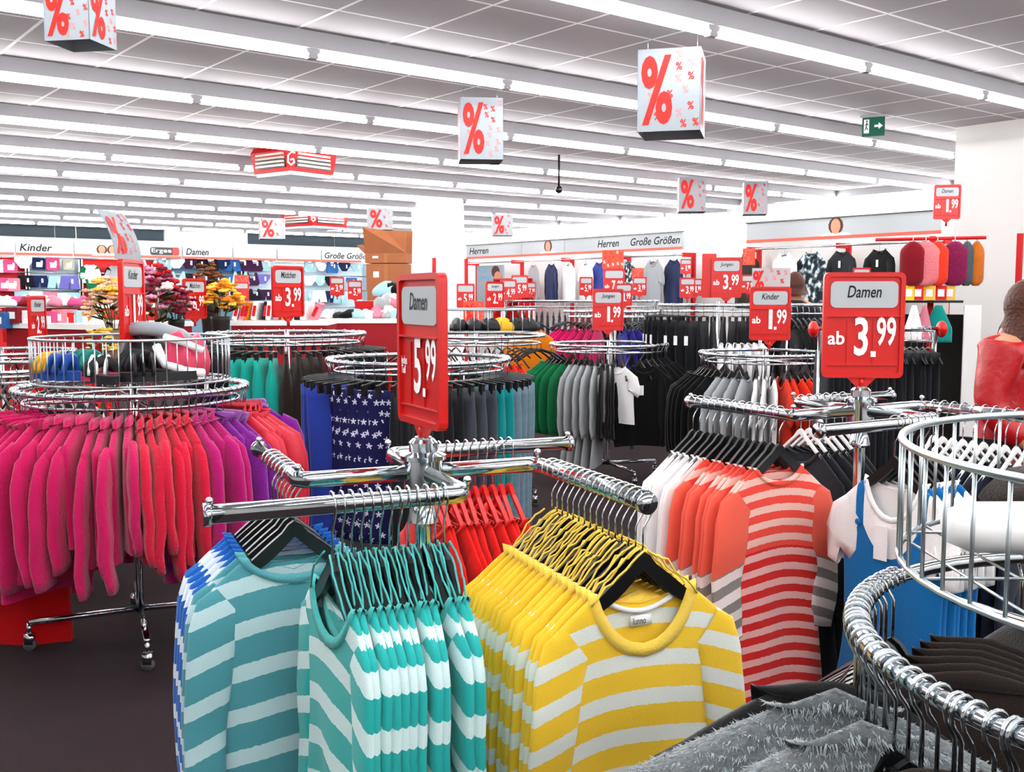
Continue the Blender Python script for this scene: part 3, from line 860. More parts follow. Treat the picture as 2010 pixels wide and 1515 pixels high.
# ---- B: starry trousers
c = at(822, 705, 5.8); Bc = Vector((c.x, c.y, 0)); Bz = 1.245
round_rack(Bc, Bz, .5, 'round chrome rack of clip-hung trousers with starry navy pairs')
PB = 'on the starry trouser rack'
def T(m, desc, place, **k): return lambda pos, rz: trousers(m, pos, rz, desc, place, **k)
ring_fill(Bc, Bz, .5, [
    (-100, -62, 5, T('denim_blue', 'blue trousers', PB, t=.045)),
    (-60, -16, 6, lambda pos, rz: trousers('starry_navy_cloth', pos, rz + PI / 2 + .25, 'navy trousers printed with white stars', PB, t=.02, w=.1)),
    (-14, 22, 7, T('dark_denim', 'black trousers', PB, t=.03)),
    (22, 40, 3, T('slate_denim', 'slate grey trousers', PB, t=.04)),
    (40, 52, 2, T('teal_denim', 'teal trousers', PB, t=.04)),
    (52, 104, 7, T('steel_denim', 'steel grey-blue trousers', PB, t=.045))], 'from the left ' + PB, far_hooks=18, clip=True)
# ---- C: teal trousers, further back left
c = at(563, 655, 6.8); Cc = Vector((c.x, c.y, 0)); Cz = 1.35
round_rack(Cc, Cz, .5, 'round chrome rack of black and teal trousers under the Mädchen 3.99 sign')
PCc = 'on the teal trouser rack'
ring_fill(Cc, Cz, .5, [
    (-100, -36, 8, T('dark_denim', 'black trousers', PCc, tagp=True)),
    (-34, -6, 4, lambda pos, rz: trousers('mint_denim', pos, rz, 'bright teal trousers', PCc, t=.045, L=.72)),
    (-4, 22, 4, T('brown_cloth', 'dark brown trousers', PCc, t=.045, tagp=True)),
    (22, 34, 2, T('maroon_cloth', 'maroon trousers', PCc, L=.5)),
    (34, 100, 8, T('dark_denim', 'black trousers', PCc))], 'from the left ' + PCc, far_hooks=14, clip=True)
# ---- E: boys' tops
c = at(1195, 675, 9.0); Ec = Vector((c.x, c.y, 0)); Ez = 1.18
round_rack(Ec, Ez, .5, 'round chrome rack of green, grey and black tops under the Jungen 1.99 sign')
PE = 'on the Jungen 1.99 rack'
ring_fill(Ec, Ez, .5, [
    (-98, -38, 8, G('kidtop', 'green_jersey', 'green long-sleeved top', PE)),
    (-36, -8, 5, G('tunic', 'grey_marl', 'grey long-sleeved top', PE)),
    (-8, 6, 3, G('kidtop', 'black_jersey', 'black top', PE)),
    (8, 18, 1, lambda pos, rz: garment('tee', 'white_jersey', pos + Vector((-.05, -.1, -.02)), -.5, 'white T-shirt turned to the front', PE, scale=.75)),
    (26, 36, 1, lambda pos, rz: garment('longtee', 'black_jersey', pos + Vector((.02, -.12, .03)), .1, 'black long-sleeved top turned to the front', PE, tagp=True)),
    (34, 100, 8, G('longtee', 'black_jersey', 'black long-sleeved top', PE))], 'from the left ' + PE, far_hooks=10)
# ---- F: children's tops
c = at(1502, 693, 7.5); Fc = Vector((c.x, c.y, 0)); Fz = 1.185
round_rack(Fc, Fz, .46, 'round chrome rack of black, white and orange tops under the Kinder 1.99 sign')
PF = 'on the Kinder 1.99 rack'
ring_fill(Fc, Fz, .46, [
    (-105, -42, 9, G('kidtop', 'black_jersey', 'black long-sleeved top', PF, tagp=True)),
    (-40, -12, 4, G('kidtop', 'grey_marl', 'pale grey top', PF)),
    (-10, 10, 3, G('tee', 'white_jersey', 'white T-shirt', PF)),
    (12, 46, 6, G('tee', 'orange_jersey', 'orange T-shirt', PF)),
    (48, 96, 7, G('tee', 'royal_jersey', 'navy blue T-shirt', PF))], 'from the left ' + PF, far_hooks=10)
# ---- G: black trousers behind
c = at(1410, 598, 9.4); Gc = Vector((c.x, c.y, 0)); Gz = 1.515
round_rack(Gc, Gz, .52, 'tall round chrome rack of black trousers behind the Kinder 1.99 sign')
PG = 'on the black trouser rack'
ring_fill(Gc, Gz, .52, [(-100, 100, 22, T('dark_denim', 'black trousers', PG, L=.95, tagp=True))], 'from the left ' + PG, clip=True)
for i in range(6):
    a = camdir(Gc) + math.radians(2 + i * 4.5)
    pos = Vector((Gc.x + .8 * math.cos(a), Gc.y + .8 * math.sin(a), 1.42))
    garment('babytop', 'white_jersey', pos, a, 'small white top before the black trousers', 'from the left', True, scale=1.2)

# far racks: hangers of these count as one mass
FAR = MB()
fb_hook = hook_path(.0165, .11)
def far_hanger(pos, rz):
    mx = Matrix.Translation(pos) @ Matrix.Rotation(rz, 4, 'Z')
    t = MB().tube(fb_hook, .0026, 4, mi=1); FAR.add(t.v, t.f, 1, mx)
    t = MB().tube([(-.19, 0, -.2), (-.1, 0, -.14), (0, 0, -.11), (.1, 0, -.14), (.19, 0, -.2)], .008, 4); FAR.add(t.v, t.f, 0, mx)
def far_ring(c, z, r, segs, place):
    base = camdir(c)
    for a0, a1, n, kind, m, desc in segs:
        for i in range(n):
            a = base + math.radians(a0 + (a1 - a0) * (i + .5) / n)
            pos = Vector((c.x + r * math.cos(a), c.y + r * math.sin(a), z))
            far_hanger(pos, a)
            if kind == 'trousers': trousers(m, pos, a, desc, place)
            elif kind: garment(kind, m, pos, a, desc, place, True)
def straight_rack(pa, pb, z, label, n, kinds, place, caps=None):
    d = (pb - pa); ln = d.length; u = d.normalized(); ang = math.atan2(u.y, u.x)
    root = empty('straight_clothes_rack', ((pa.x + pb.x) / 2, (pa.y + pb.y) / 2, 0), ang, label, 'clothes rack')
    MB().tube([(-ln / 2, 0, z), (ln / 2, 0, z)], .016, 10).build('rail', M['chrome'], root)
    MB().tube([(-ln / 2 + .02, 0, z - .07), (ln / 2 - .02, 0, z - .07)], .008, 8).build('lower_rail', M['chrome'], root)
    for sg in (-1, 1):
        MB().tube([(sg * (ln / 2 - .03), 0, .03), (sg * (ln / 2 - .03), 0, z)], .014, 10).build('upright', M['chrome'], root)
        MB().tube([(sg * (ln / 2 - .03), -.25, .03), (sg * (ln / 2 - .03), .25, .03)], .014, 8).build('foot', M['chrome'], root)
        if caps:
            MB().ball((sg * (ln / 2 + .01), 0, z), (.03, .05, .05)).build('end_cap', M['red'], root)
    for i in range(n):
        s = -ln / 2 + .06 + (ln - .12) * i / (n - 1)
        pos = Vector((root.location.x + u.x * s, root.location.y + u.y * s, z))
        rz = ang + PI / 2 + math.radians(random.uniform(-5, 5))
        far_hanger(pos, rz)
        kind, m, desc = kinds[i * len(kinds) // n] if callable(kinds) is False else kinds(i)
        if kind == 'trousers': trousers(m, pos, rz, desc, place, tagp=random.random() < .4)
        else: garment(kind, m, pos, rz, desc, place, True)
    return root
# D: behind the 5.99 sign
c = at(935, 660, 7.6); Dc = Vector((c.x, c.y, 0)); Dz = 1.31
round_rack(Dc, Dz, .5, 'round chrome rack of red tops behind the Damen 5.99 sign')
far_ring(Dc, Dz, .5, [(-80, -20, 6, 'kidtop', 'red_jersey', 'red top'), (12, 34, 4, 'kidtop', 'orange_jersey', 'orange-red top'), (100, 250, 16, None, None, '')], 'on the rack behind the 5.99 sign')
basket(Dc, 1.345, 1.5, .43, 'round wire basket of dark shoes beyond the Damen 5.99 sign', 28)
# rear centre
c = at(1200, 610, 11.2); Hc2 = Vector((c.x, c.y, 0))
round_rack(Hc2, 1.43, .5, 'round chrome rack of pink tops far behind the Jungen 1.99 sign')
far_ring(Hc2, 1.43, .5, [(-95, -55, 5, 'kidtop', 'hot_pink_jersey', 'hot pink top'), (-52, -12, 5, 'kidtop', 'hot_pink_jersey', 'hot pink top'), (10, 40, 4, 'kidtop', 'royal_jersey', 'royal blue top'), (44, 70, 3, 'kidtop', 'navy_jersey', 'navy top'), (74, 100, 3, 'jacket', 'slate_plush', 'dark grey hooded jacket')], 'on the rear pink rack')
straight_rack(at(985, 592, 13.0), at(1292, 588, 13.0), 1.53, 'long chrome rail of dark clothes far behind the Jungen sign', 26,
    [('kidtop', 'charcoal_jersey', 'charcoal top'), ('kidtop', 'navy_jersey', 'navy top'), ('kidtop', 'maroon_cloth', 'maroon top'), ('kidtop', 'black_jersey', 'black top'), ('kidtop', 'slate_plush', 'slate top')], 'on the long rear rail')
straight_rack(at(1600, 648, 6.2), at(1845, 645, 6.2), 1.40, 'chrome rail with red end caps hung with black trousers', 18, [('trousers', 'dark_denim', 'black trousers')], 'on the red-capped rail', True)
straight_rack(at(1540, 600, 8.6), at(1660, 597, 8.6), 1.52, 'short chrome rail of dark clothes right of the Kinder sign', 9, [('longtee', 'black_jersey', 'black top'), ('longtee', 'charcoal_jersey', 'charcoal top')], 'on the short dark rail')
# left edge racks
Ic = Vector((-2.95, 5.7, 0))
round_rack(Ic, 1.2, .5, 'round chrome rack of cream and white tops at the left edge')
far_ring(Ic, 1.2, .5, [(-10, 70, 9, 'longtee', 'cream_cloth', 'cream top'), (72, 120, 5, 'longtee', 'red_jersey', 'red top'), (130, 230, 12, None, None, '')], 'on the left-edge rack')
Ic2 = Vector((-3.75, 7.6, 0))
round_rack(Ic2, 1.19, .5, 'round chrome rack of red tops behind the left-edge rack')
far_ring(Ic2, 1.19, .5, [(-10, 90, 9, 'kidtop', 'red_jersey', 'red top'), (100, 230, 12, None, None, '')], 'on the second left-edge rack')

# ---- J: the big round rack in the right foreground
Jc = Vector((1.02, 1.35, 0)); Jz = 1.12; Jr = .53
round_rack(Jc, Jz, Jr, 'round chrome rack of dark coats in the right foreground', lower=False)
basket(Jc, 1.222, 1.392, .475, 'grey wire basket on the round coat rack in the right foreground', 52)
PJ = 'on the foreground coat rack'
jm = math.degrees(camdir(Jc))
def jput(deg, kind, m, desc, out=.05, up=.06, sc=1.0, **k):
    a = math.radians(deg)
    pos = Vector((Jc.x + Jr * math.cos(a), Jc.y + Jr * math.sin(a), Jz))
    hanger(pos, a + math.radians(random.uniform(-7, 7)), 'black hanger', 'from the left ' + PJ, .0135)
    if kind: return garment(kind, m, pos + Vector((out * math.cos(a), out * math.sin(a), up)), a, desc, PJ, scale=sc, **k)
fur_objs = []
jput(165, 'blazer', 'black_coat_cloth', 'black coat', .03, .09, 1.15, var=0)
for i, d in enumerate((173, 184)):
    fur_objs.append(jput(d, 'furcoat', 'grey_pile', 'grey fur-pile coat', .04, .125, 1.25, var=i))
for i in range(9):
    jput(193 + i * 7.4, 'blazer', 'black_coat_cloth' if i % 3 else 'brown_coat_cloth', 'black coat' if i % 3 else 'dark brown coat', .02, .06, 1.0, var=i % 3)
for i in range(6):
    jput(134 + i * 5.2, 'blazer', 'brown_coat_cloth', 'dark brown jacket', -.17, .09, 1.0, var=i % 3)
for i in range(6):
    jput(66 + i * 6.5, 'blazer', 'black_coat_cloth' if i % 2 else 'brown_coat_cloth', 'black jacket' if i % 2 else 'dark brown jacket', -.06, .05, 1.0, var=i % 3)
for i in range(24): jput(190 + i * 3.1, None, None, None)
for i in range(9): jput(160 + i * 3.3, None, None, None)
for i in range(5): jput(137 + i * 5.2, None, None, None)
def nm_side(o): return o.name.startswith('sleeve')
# pile on the grey coats: short tufts standing off the cloth
r3 = random.Random(11)
for o in fur_objs[:3]:
    for src, nm in [(o, 'fur_pile')] + [(ch, 'fur_pile') for ch in o.children if ch.name.startswith(('sleeve', 'collar'))]:
        me = src.data; mb = MB()
        sgn = 0 if not nm_side(src) else (1 if sum(p_.co.x for p_ in me.vertices) > 0 else -1)
        for pl_ in me.polygons:
            cpt = pl_.center; nrm = pl_.normal.copy()
            if nrm.x * (cpt.x - sgn * .2) * .3 + nrm.y * cpt.y * 3 + nrm.z * .02 < 0: nrm = -nrm
            for _ in range(max(2, int(pl_.area * 90000))):
                w = [r3.random() for _ in pl_.vertices]; sw_ = sum(w)
                q = Vector((0, 0, 0))
                for wi, vi in zip(w, pl_.vertices): q += me.vertices[vi].co * (wi / sw_)
                tip = q + nrm * r3.uniform(.003, .008) + Vector((r3.uniform(-.005, .005), r3.uniform(-.004, .004), -r3.uniform(.002, .010)))
                sd = Vector((r3.uniform(-1, 1), r3.uniform(-1, 1), r3.uniform(-1, 1))).normalized() * .0011
                mb.add([q - sd, q + sd, tip], [(0, 1, 2)])
        mb.build(nm, cloth('silver_pile', 'aeb9be', bump=0), o if src is o else src, False)
# ------------------------------------------------------------------ price signs
SG = {}
def price_sign(pos, rz, head, price, label, w=.27, h=.36, pre='ab', stem=.10, name='price_sign', poster=None, panel=None):
    """red plastic price holder; pos is the foot of its stem"""
    root = empty(name, pos, rz, label, 'sign')
    k = w / .27
    if ('f', w, h) not in SG:
        mb = MB()
        mb.prism(rrect(w, h, .02 * k, 0, h / 2), -.006, .008)
        o_ = rrect(w, h, .02 * k, 0, h / 2, 5); i_ = rrect(w - .03 * k, h - .03 * k, .012 * k, 0, h / 2, 5)
        n = len(o_); v = [(x, -.006, z) for x, z in o_] + [(x, -.014, z) for x, z in o_] + [(x, -.014, z) for x, z in i_] + [(x, -.006, z) for x, z in i_]
        mb.add(v, [(r * n + j, r * n + (j + 1) % n, (r + 1) * n + (j + 1) % n, (r + 1) * n + j) for r in range(3) for j in range(n)])
        mb.box((0, -.01, h * .585), (w * .92, .012, h * .012)); mb.box((0, -.009, h * .12), (w * .86, .006, h * .008))
        for x in (-.2, .12): mb.box((x * w, -.0075, h * .34), (w * .006, .004, h * .42))
        mb.prism([(-.05 * k, .002), (.05 * k, .002), (.018 * k, -.03 * k), (-.018 * k, -.03 * k)], -.006, .006)
        SG[('f', w, h)] = shade_flat_sharp(mb.mesh('frame', M['red']))
        hp = MB().prism(rrect(w * .83, h * .25, .02 * k, 0, h * .79), -.0095, -.004)
        SG[('h', w, h)] = hp.mesh('header_panel', M['hdr'], False)
    fr = link('frame', SG[('f', w, h)], root, (0, 0, stem))
    link('header_panel', SG[('h', w, h)], root, (0, 0, stem))
    MB().tube([(0, 0, 0), (0, 0, stem)], .011 * k, 10).build('stem', M['red'], root)
    if head:
        key = ('t', head, w, h)
        if key not in SG:
            mb = MB(); tw = w * (.42 if len(head) < 7 else .48)
            put_text(mb, head, -tw / 2, h * .76, tw, h * (.115 if len(head) < 7 else .13), -.0105, .012, .22)
            SG[key] = mb.mesh('header_lettering', M['ink'], False)
        link('header_lettering', SG[key], root, (0, 0, stem))
    if price:
        key = ('p', price, w, h, pre)
        if key not in SG:
            mb = MB(); a, b = price.split('.')
            put_text(mb, a, (-.008 if a == '1' else -.03) * k, h * .21, (.024 if a == '1' else .046) * k, h * .37, -.0105, .02)
            put_text(mb, b, .044 * k, h * .305, .064 * k, h * .275, -.0105, .02)
            mb.add([(.026 * k, -.0105, h * .2), (.043 * k, -.0105, h * .2), (.043 * k, -.0105, h * .255), (.026 * k, -.0105, h * .255)], [(0, 1, 2, 3)])
            if pre == 'ab': put_text(mb, 'ab', -.118 * k, h * .315, .056 * k, h * .13, -.0105, .02)
            elif pre: put_text(mb, pre, -.115 * k, h * .33, .04 * k, h * .12, -.0105, .02)
            SG[key] = mb.mesh('price_lettering', M['white_ink'], False)
        link('price_lettering', SG[key], root, (0, 0, stem))
    if panel is not None:
        MB().box((-w * .5 - .02, .02, h * .55), (.14, .004, h * 1.1)).build('side_panel', M['red'], root, False, (0, 0, stem))
    return root
def percent_poster(w, h, mats, seed, big=True, parent=None, name='percent_poster', bend=0.0, bigbox=(.06, .12, .42, .76)):
    """card printed with one large and many small percent marks (xz plane, front -y)"""
    rr = random.Random(seed); mb = MB(); n = 8
    v = []
    for i in range(n + 1):
        z = h * i / n; y = bend * (z / h) ** 2
        v += [(-w / 2, y, z), (w / 2, y, z), (w / 2, y + .004, z), (-w / 2, y + .004, z)]
    f = []
    for i in range(n):
        for j in range(4): f.append((i * 4 + j, i * 4 + (j + 1) % 4, i * 4 + 4 + (j + 1) % 4, i * 4 + 4 + j))
    f += [(0, 1, 2, 3), (n * 4, n * 4 + 3, n * 4 + 2, n * 4 + 1)]
    mb.add(v, f)
    root = mb.build(name, mats[0], parent, False)
    ink = MB()
    def pc(cx, cz, s, mi):
        vv, ff = text_geo('%', .02, 0.0)
        ink.add([(cx + (a - .5) * s, bend * ((cz + (b - .5) * s * 1.25) / h) ** 2 - .0022, cz + (b - .5) * s * 1.25) for a, b in vv], ff, mi)
    if big:
        vv, ff = text_geo('%', .03, 0.0)
        bx, bz, bw, bh = bigbox
        ink.add([(-w / 2 + w * (bx + a * bw), bend * ((bz + b * bh)) ** 2 - .003, h * (bz + b * bh)) for a, b in vv], ff, 0)
    pts = []
    for _ in range(400):
        x, z = rr.uniform(-.43, .43) * w, rr.uniform(.08, .92) * h
        if big and -w / 2 + w * (bigbox[0] - .05) < x < -w / 2 + w * (bigbox[0] + bigbox[2] + .05) and rr.random() < .96: continue
        if all((x - a) ** 2 + (z - b) ** 2 > (.17 * w) ** 2 for a, b in pts):
            pts.append((x, z)); pc(x, z, .1 * w, 1 if rr.random() < .6 else 0)
    ink.build('percent_marks', mats[1], root, False)
    return root
INK = [M['red_ink'], M['pink_ink']]
def tow(px, py, D, extra=0.0):
    return at(px, py, D)
def facecam(p, deg=0.0): return math.atan2(-p.x, p.y) * -1 * -1 if False else -math.atan2(p.x, p.y) + math.radians(deg)
# the three nearest price signs
p = Vector((KH.x, KH.y, 1.262)); n_ = math.atan2(-.24, .12)
price_sign(p, n_, 'Damen', '5.99', 'red price sign reading Damen 5.99, turned edgeways on the nearest rack', pre='jedes\nTeil', stem=.03)
p = Vector((LH.x, LH.y, Lz + .08)); price_sign(p, facecam(p, 14), 'Damen', '3.99', 'large red price sign reading Damen ab 3.99, right of centre', w=.275, h=.365, stem=.035)
for (px, yb, D, w, deg, head, price, lab, kw) in [
    (1193, 662, 9.0, .27, 8, 'Jungen', '1.99', 'red price sign reading Jungen ab 1.99 on a low round rack', {}),
    (1510, 684, 7.5, .29, 3, 'Kinder', '1.99', 'red price sign reading Kinder ab 1.99 under a percent card', {}),
    (566, 640, 6.8, .25, 38, 'Mädchen', '3.99', 'red price sign reading Mädchen ab 3.99 above teal trousers', {}),
    (383, 640, 8.6, .25, 45, 'Mädchen', '6.99', 'red price sign reading Mädchen 6.99 between the flowers', {}),
    (262, 700, 4.75, .28, 70, 'Kinder', '1.99', 'red price sign standing edgeways in the sandal basket', {}),
    (75, 690, 7.3, .25, 66, 'Kinder', '2.99', 'narrow red price sign at the left edge above the chrome rings', {}),
    (1425, 596, 10.4, .30, 4, 'Jungen', '3.99', 'red price sign reading Jungen ab 3.99 with a red side panel', dict(panel=1)),
    (1205, 592, 13.6, .28, 4, None, '7.99', 'red price sign reading ab 7.99 below a pink percent card', {}),
    (914, 612, 15.5, .27, 10, None, '5.99', 'red price sign reading 5.99 just right of the white column', {}),
    (971, 618, 11.0, .22, 30, 'Jungen', '2.99', 'narrow red price sign reading 2.99 before the jeans poster', {}),
    (998, 600, 14.0, .22, 10, None, '4.99', 'red price sign reading 4.99 half behind the 2.99 sign', {}),
    (1020, 592, 16.0, .26, 4, None, '5.99', 'left one of two red price signs below the sunglasses shelf', {}),
    (1041, 590, 16.3, .17, 4, None, '7.99', 'small red price sign reading 7.99 right of the sunglasses shelf sign', {}),
    (1150, 588, 15.0, .2, 25, None, '5.99', 'small red price sign left of the 7.99 sign, before white shirts', {}),
    (1224, 610, 12.4, .2, 10, None, '1.99', 'red price sign tucked behind the right edge of the Jungen sign', {}),
    (1255, 588, 15.0, .2, 12, None, '3.99', 'red price sign before the grey T-shirt on the right wall', {}),
    (1346, 545, 16.0, .17, 10, None, '1.99', 'small high red price sign at the end of the Herren shelves', {}),
    (1349, 594, 13.0, .19, 10, None, '3.99', 'low red price sign below the end of the Herren shelves', {}),
    (1365, 590, 13.6, .17, 10, None, '1.99', 'narrow red price sign left of the red side panel', {}),
    (1468, 585, 12.8, .17, 10, None, '7.99', 'red price sign hanging before the brown jacket on the wall', {}),
    (662, 588, 15.0, .2, 4, None, '3.99', 'small red price sign reading 3.99 left of the cardboard boxes', {}),
    (697, 596, 14.6, .2, 4, None, '5.99', 'small red price sign touching the left of the cardboard boxes', {}),
    (475, 600, 12.6, .17, 5, None, None, 'small red sign with a pink poster behind the yellow flowers', {}),
    (1857, 444, 9.0, .22, 12, 'Damen', '1.99', 'high red price sign reading Damen ab 1.99 by the white pier', {}),
    (1690, 585, 8.0, .13, 3, None, None, 'top of a small red sign peeping over the Damen 3.99 sign', {}),
]:
    p = at(px, yb, D)
    price_sign(p, facecam(p, deg), head, price, lab, w=w, h=w * 1.33, stem=.06 if D > 5 else .07, **kw)
# cards standing on signs
def card_at(px, yb, D, w, h, deg, mats, seed, lab, big=True, bend=0.0, **k):
    p = at(px, yb, D); o = percent_poster(w, h, mats, seed, big, None, 'percent_poster', bend, **k)
    o.location = p; o.rotation_euler = (0, 0, facecam(p, deg)); tag(o, lab, 'poster', 'percent cards'); return o
pinkc = mat('pink_card', 'e2553c', .6); greyc = mat('grey_card', 'b9b6b8', .6)
card_at(1513, 575, 7.55, .27, .18, 3, [greyc, INK], 3, 'grey percent card standing on the Kinder 1.99 sign', bigbox=(.02, .1, .3, .8))
card_at(1203, 527, 13.7, .28, .24, 3, [pinkc, [M['red_ink'], M['white_ink']]], 4, 'pink card with small percent marks above the 7.99 sign', False)
card_at(253, 510, 4.77, .27, .22, 66, [M['paper'], INK], 5, 'white percent card curling from the top of the edgeways sign', bend=.08)
card_at(475, 572, 12.7, .17, .2, 4, [pinkc, INK], 6, 'pink percent card on the small sign behind the yellow flowers', False)
card_at(930, 640, 10.0, .2, .24, 5, [pinkc, INK], 7, 'orange-pink percent card standing behind the basket of dark shoes', True)
card_at(1470, 520, 12.85, .15, .2, 10, [pinkc, INK], 8, 'pink percent card on the sign before the brown jacket', False)
card_at(1252, 548, 15.05, .17, .16, 10, [pinkc, INK], 9, 'pink percent card on the sign before the grey T-shirt', False)
# hanging percent cubes
def cube(px, yt, yb, D, w, deg, lab, seed):
    pt = at(px, yt, D); pb = at(px, yb, D); h = min(pt.z, 3.1) - pb.z
    root = empty('percent_cube', pb, facecam(pb, deg), lab, 'hanging sign', 'hanging percent cubes')
    for q in range(4):
        o = percent_poster(w, h, [M['paper'], INK], seed + q, q != 1 or True, root, 'printed_face', bigbox=(.06, .08, .5, .84))
        a = q * PI / 2
        o.location = (math.sin(a) * w / 2, -math.cos(a) * w / 2, 0); o.rotation_euler = (0, 0, a)
    sm = MB()
    for sg in (-1, 1): sm.tube([(sg * w * .4, 0, h), (sg * w * .4, 0, H - pb.z)], .002, 5)
    sm.build('cord', M['wire'], root)
for q in [(1318, 108, 266, 6.4, .37, -6, 'largest hanging percent cube, right of centre below the ceiling', 20),
          (943, 195, 318, 8.2, .33, 4, 'white hanging percent cube left of the largest one', 30),
          (1357, 348, 417, 13.5, .34, 4, 'small hanging percent cube, left of the pair over the right wall', 40),
          (1481, 358, 422, 14.0, .31, 4, 'small hanging percent cube, right of the pair over the right wall', 50),
          (160, -20, 90, 4.36, .2, -32, 'hanging percent cube cut by the top left edge', 60),
          (746, 410, 452, 16.6, .38, 4, 'hanging percent cube just left of the white column', 70),
          (534, 430, 470, 19.0, .44, 4, 'hanging percent cube before the dark windows of the back wall', 80),
          (986, 422, 463, 18.0, .34, 4, 'hanging percent cube just right of the white column', 90)]: cube(*q)
# ------------------------------------------------------------------ ceiling fittings
def heater(pc, s, lab):
    root = empty('ceiling_heater', pc, math.radians(52), lab, 'ceiling unit')
    h = 3.2 - pc.z
    mb = MB(); a, b = s * .46, s * .5
    mb.add([(-a, -a, 0), (a, -a, 0), (a, a, 0), (-a, a, 0), (-b, -b, h * .8), (b, -b, h * .8), (b, b, h * .8), (-b, b, h * .8), (-a, -a, h), (a, -a, h), (a, a, h), (-a, a, h)],
        [(0, 3, 2, 1), (0, 1, 5, 4), (1, 2, 6, 5), (2, 3, 7, 6), (3, 0, 4, 7), (4, 5, 9, 8), (5, 6, 10, 9), (6, 7, 11, 10), (7, 4, 8, 11)])
    mb.build('housing', M['redpaint'], root, False)
    for k in (0, 1, 2, 3):
        g = empty_mesh = MB()
        for i in range(4):
            z = h * (.22 + .15 * i); g.box((0, -s * .5 - .004, z), (s * .68, .03, .022))
        g.box((0, -s * .475, h * .44), (s * .72, .012, h * .6), 1)
        g.build('louvre_panel', [mat('cream_louvre', 'd9cfc4', .5), M['black']], root, False, (0, 0, 0), k * PI / 2)
    lg = MB(); r = .05
    lg.tube([(.045, 0, h * .66), (.005, 0, h * .70), (-.03, 0, h * .55), (-.032, 0, h * .3), (0, 0, h * .2), (.035, 0, h * .3), (.025, 0, h * .42), (-.01, 0, h * .4)], .011, 6)
    lg.build('emblem', M['white_ink'], root, True, (-s * .47, -s * .49, 0), -PI / 4)
    dt = MB().box((0, 0, -.02), (s * .86, s * .86, .04)); dt.build('drip_tray', mat('frosted_plastic', 'dfe8f2', .25, spec=.5), root, False)
    return root
heater(at(577, 343, 11.6) , .66, 'red ceiling heater with cream louvres and a white curved emblem')
heater(at(618, 446, 19.6) - Vector((0, 0, 0)), .9, 'far red ceiling heater near the dark windows of the back wall')
p = at(1714, 268, 9.4)
ex = empty('exit_sign', p, facecam(p, -8), 'green emergency exit sign with running figure and arrow on the ceiling', 'sign')
MB().box((0, 0, .09), (.19, .03, .17)).build('panel', M['green'], ex, False)
mb = MB(); y = -.0165
mb.add([(-.08, y, .03), (-.035, y, .03), (-.035, y, .15), (-.08, y, .15)], [(0, 1, 2, 3)])
mb.add([(.01, y, .08), (.05, y, .08), (.05, y, .1), (.01, y, .1)], [(0, 1, 2, 3)])
mb.add([(.045, y, .06), (.08, y, .09), (.045, y, .12)], [(0, 1, 2)])
mb.build('white_symbols', M['white_ink'], ex, False)
mb = MB(); y = -.0175
mb.ball((-.055, y, .135), (.008, .001, .008), 8, 4)
for a, b in (((-.055, .125), (-.06, .085)), ((-.06, .085), (-.045, .06)), ((-.06, .085), (-.07, .055)), ((-.056, .115), (-.042, .1)), ((-.056, .115), (-.07, .1))): mb.tube([(a[0], y, a[1]), (b[0], y, b[1])], .004, 5)
mb.build('running_figure', M['green'], ex)
MB().box((0, 0, (3.2 - p.z + .175) / 2), (.03, .02, 3.2 - p.z - .175)).box((0, 0, 3.2 - p.z - .01), (.22, .06, .02)).build('bracket', M['trunk'], ex, False)
p = at(1097, 372, 12.0)
ob = empty('ceiling_camera', p, 0, 'small dark dome camera hanging from the ceiling right of centre', 'camera')
MB().ball((0, 0, 0), .045).build('dome', M['black'], ob); MB().tube([(0, 0, .03), (0, 0, 3.2 - p.z)], .012, 8).build('stalk', M['black'], ob)
# ------------------------------------------------------------------ back wall fittings and goods
def bw(px, py, off=0.0):
    X, Z = on_back(px, py, Y1 - off); return room(X, Y1 - off, Z)
hx = [-25, 28, 143, 290, 345, 356, 456, 543, 629, 708]
def header(pa, pb, word, lab, sub=None, face_=None, emblem=False):
    a, za = on_back(pa, 480, Y1 - .5); b, zb = on_back(pb, 480, Y1 - .5)
    root = empty('shelf_header', room((a + b) / 2, Y1 - .5, 2.42), ROOM, lab, 'sign')
    MB().box((0, 0, .15), (b - a - .02, .06, .28)).build('panel', mat('grey_header_board', 'b0b5b8', .5), root, False)
    MB().box((0, -.032, .03), (b - a - .02, .01, .05)).build('red_edge', mat('pale_red_edge', 'e0604f', .5), root, False)
    if word:
        mb = MB(); tw = .105 * len(word); put_text(mb, word, -(b - a) / 2 + .08, .09, tw, .15, -.033, .014, .22); mb.build('lettering', M['ink'], root, False)
    if emblem:
        MB().prism(rrect(.62, .17, .05, .1, .16), -.04, -.03).build('black_plate', M['black'], root, False)
        mb = MB(); put_text(mb, 'Ergee', -.18, .1, .44, .12, -.042); mb.build('plate_lettering', M['white_ink'], root, False)
        MB().prism(rrect(.15, .18, .04, .36, .16), -.043, -.034).build('red_plate', M['red'], root, False)
    if face_:
        mb = MB()
        for k, x in enumerate((-.08, .14)):
            mb.prism([(x + .11 * math.cos(q * .5), .16 + .1 * math.sin(q * .5)) for q in range(13)], -.036, -.034, 0)
            mb.prism([(x + .075 * math.cos(q * .5), .16 + .085 * math.sin(q * .5)) for q in range(13)], -.039, -.037, 1)
        mb.prism([(-.3, .03), (.35, .03), (.25, .08), (-.2, .08)], -.038, -.036, 2)
        mb.build('portrait_print', [M['brownhair'], M['skin'], M['white_ink']], root, False)
    return root
header(-25, 27, None, 'blank pale header strip at the far left of the back wall')
header(29, 142, 'Kinder', 'pale header strip lettered Kinder on the back wall')
header(144, 266, None, 'pale header strip with a printed portrait of two people', face_=True)
header(268, 355, None, 'pale header strip with a black and red brand plate', emblem=True)
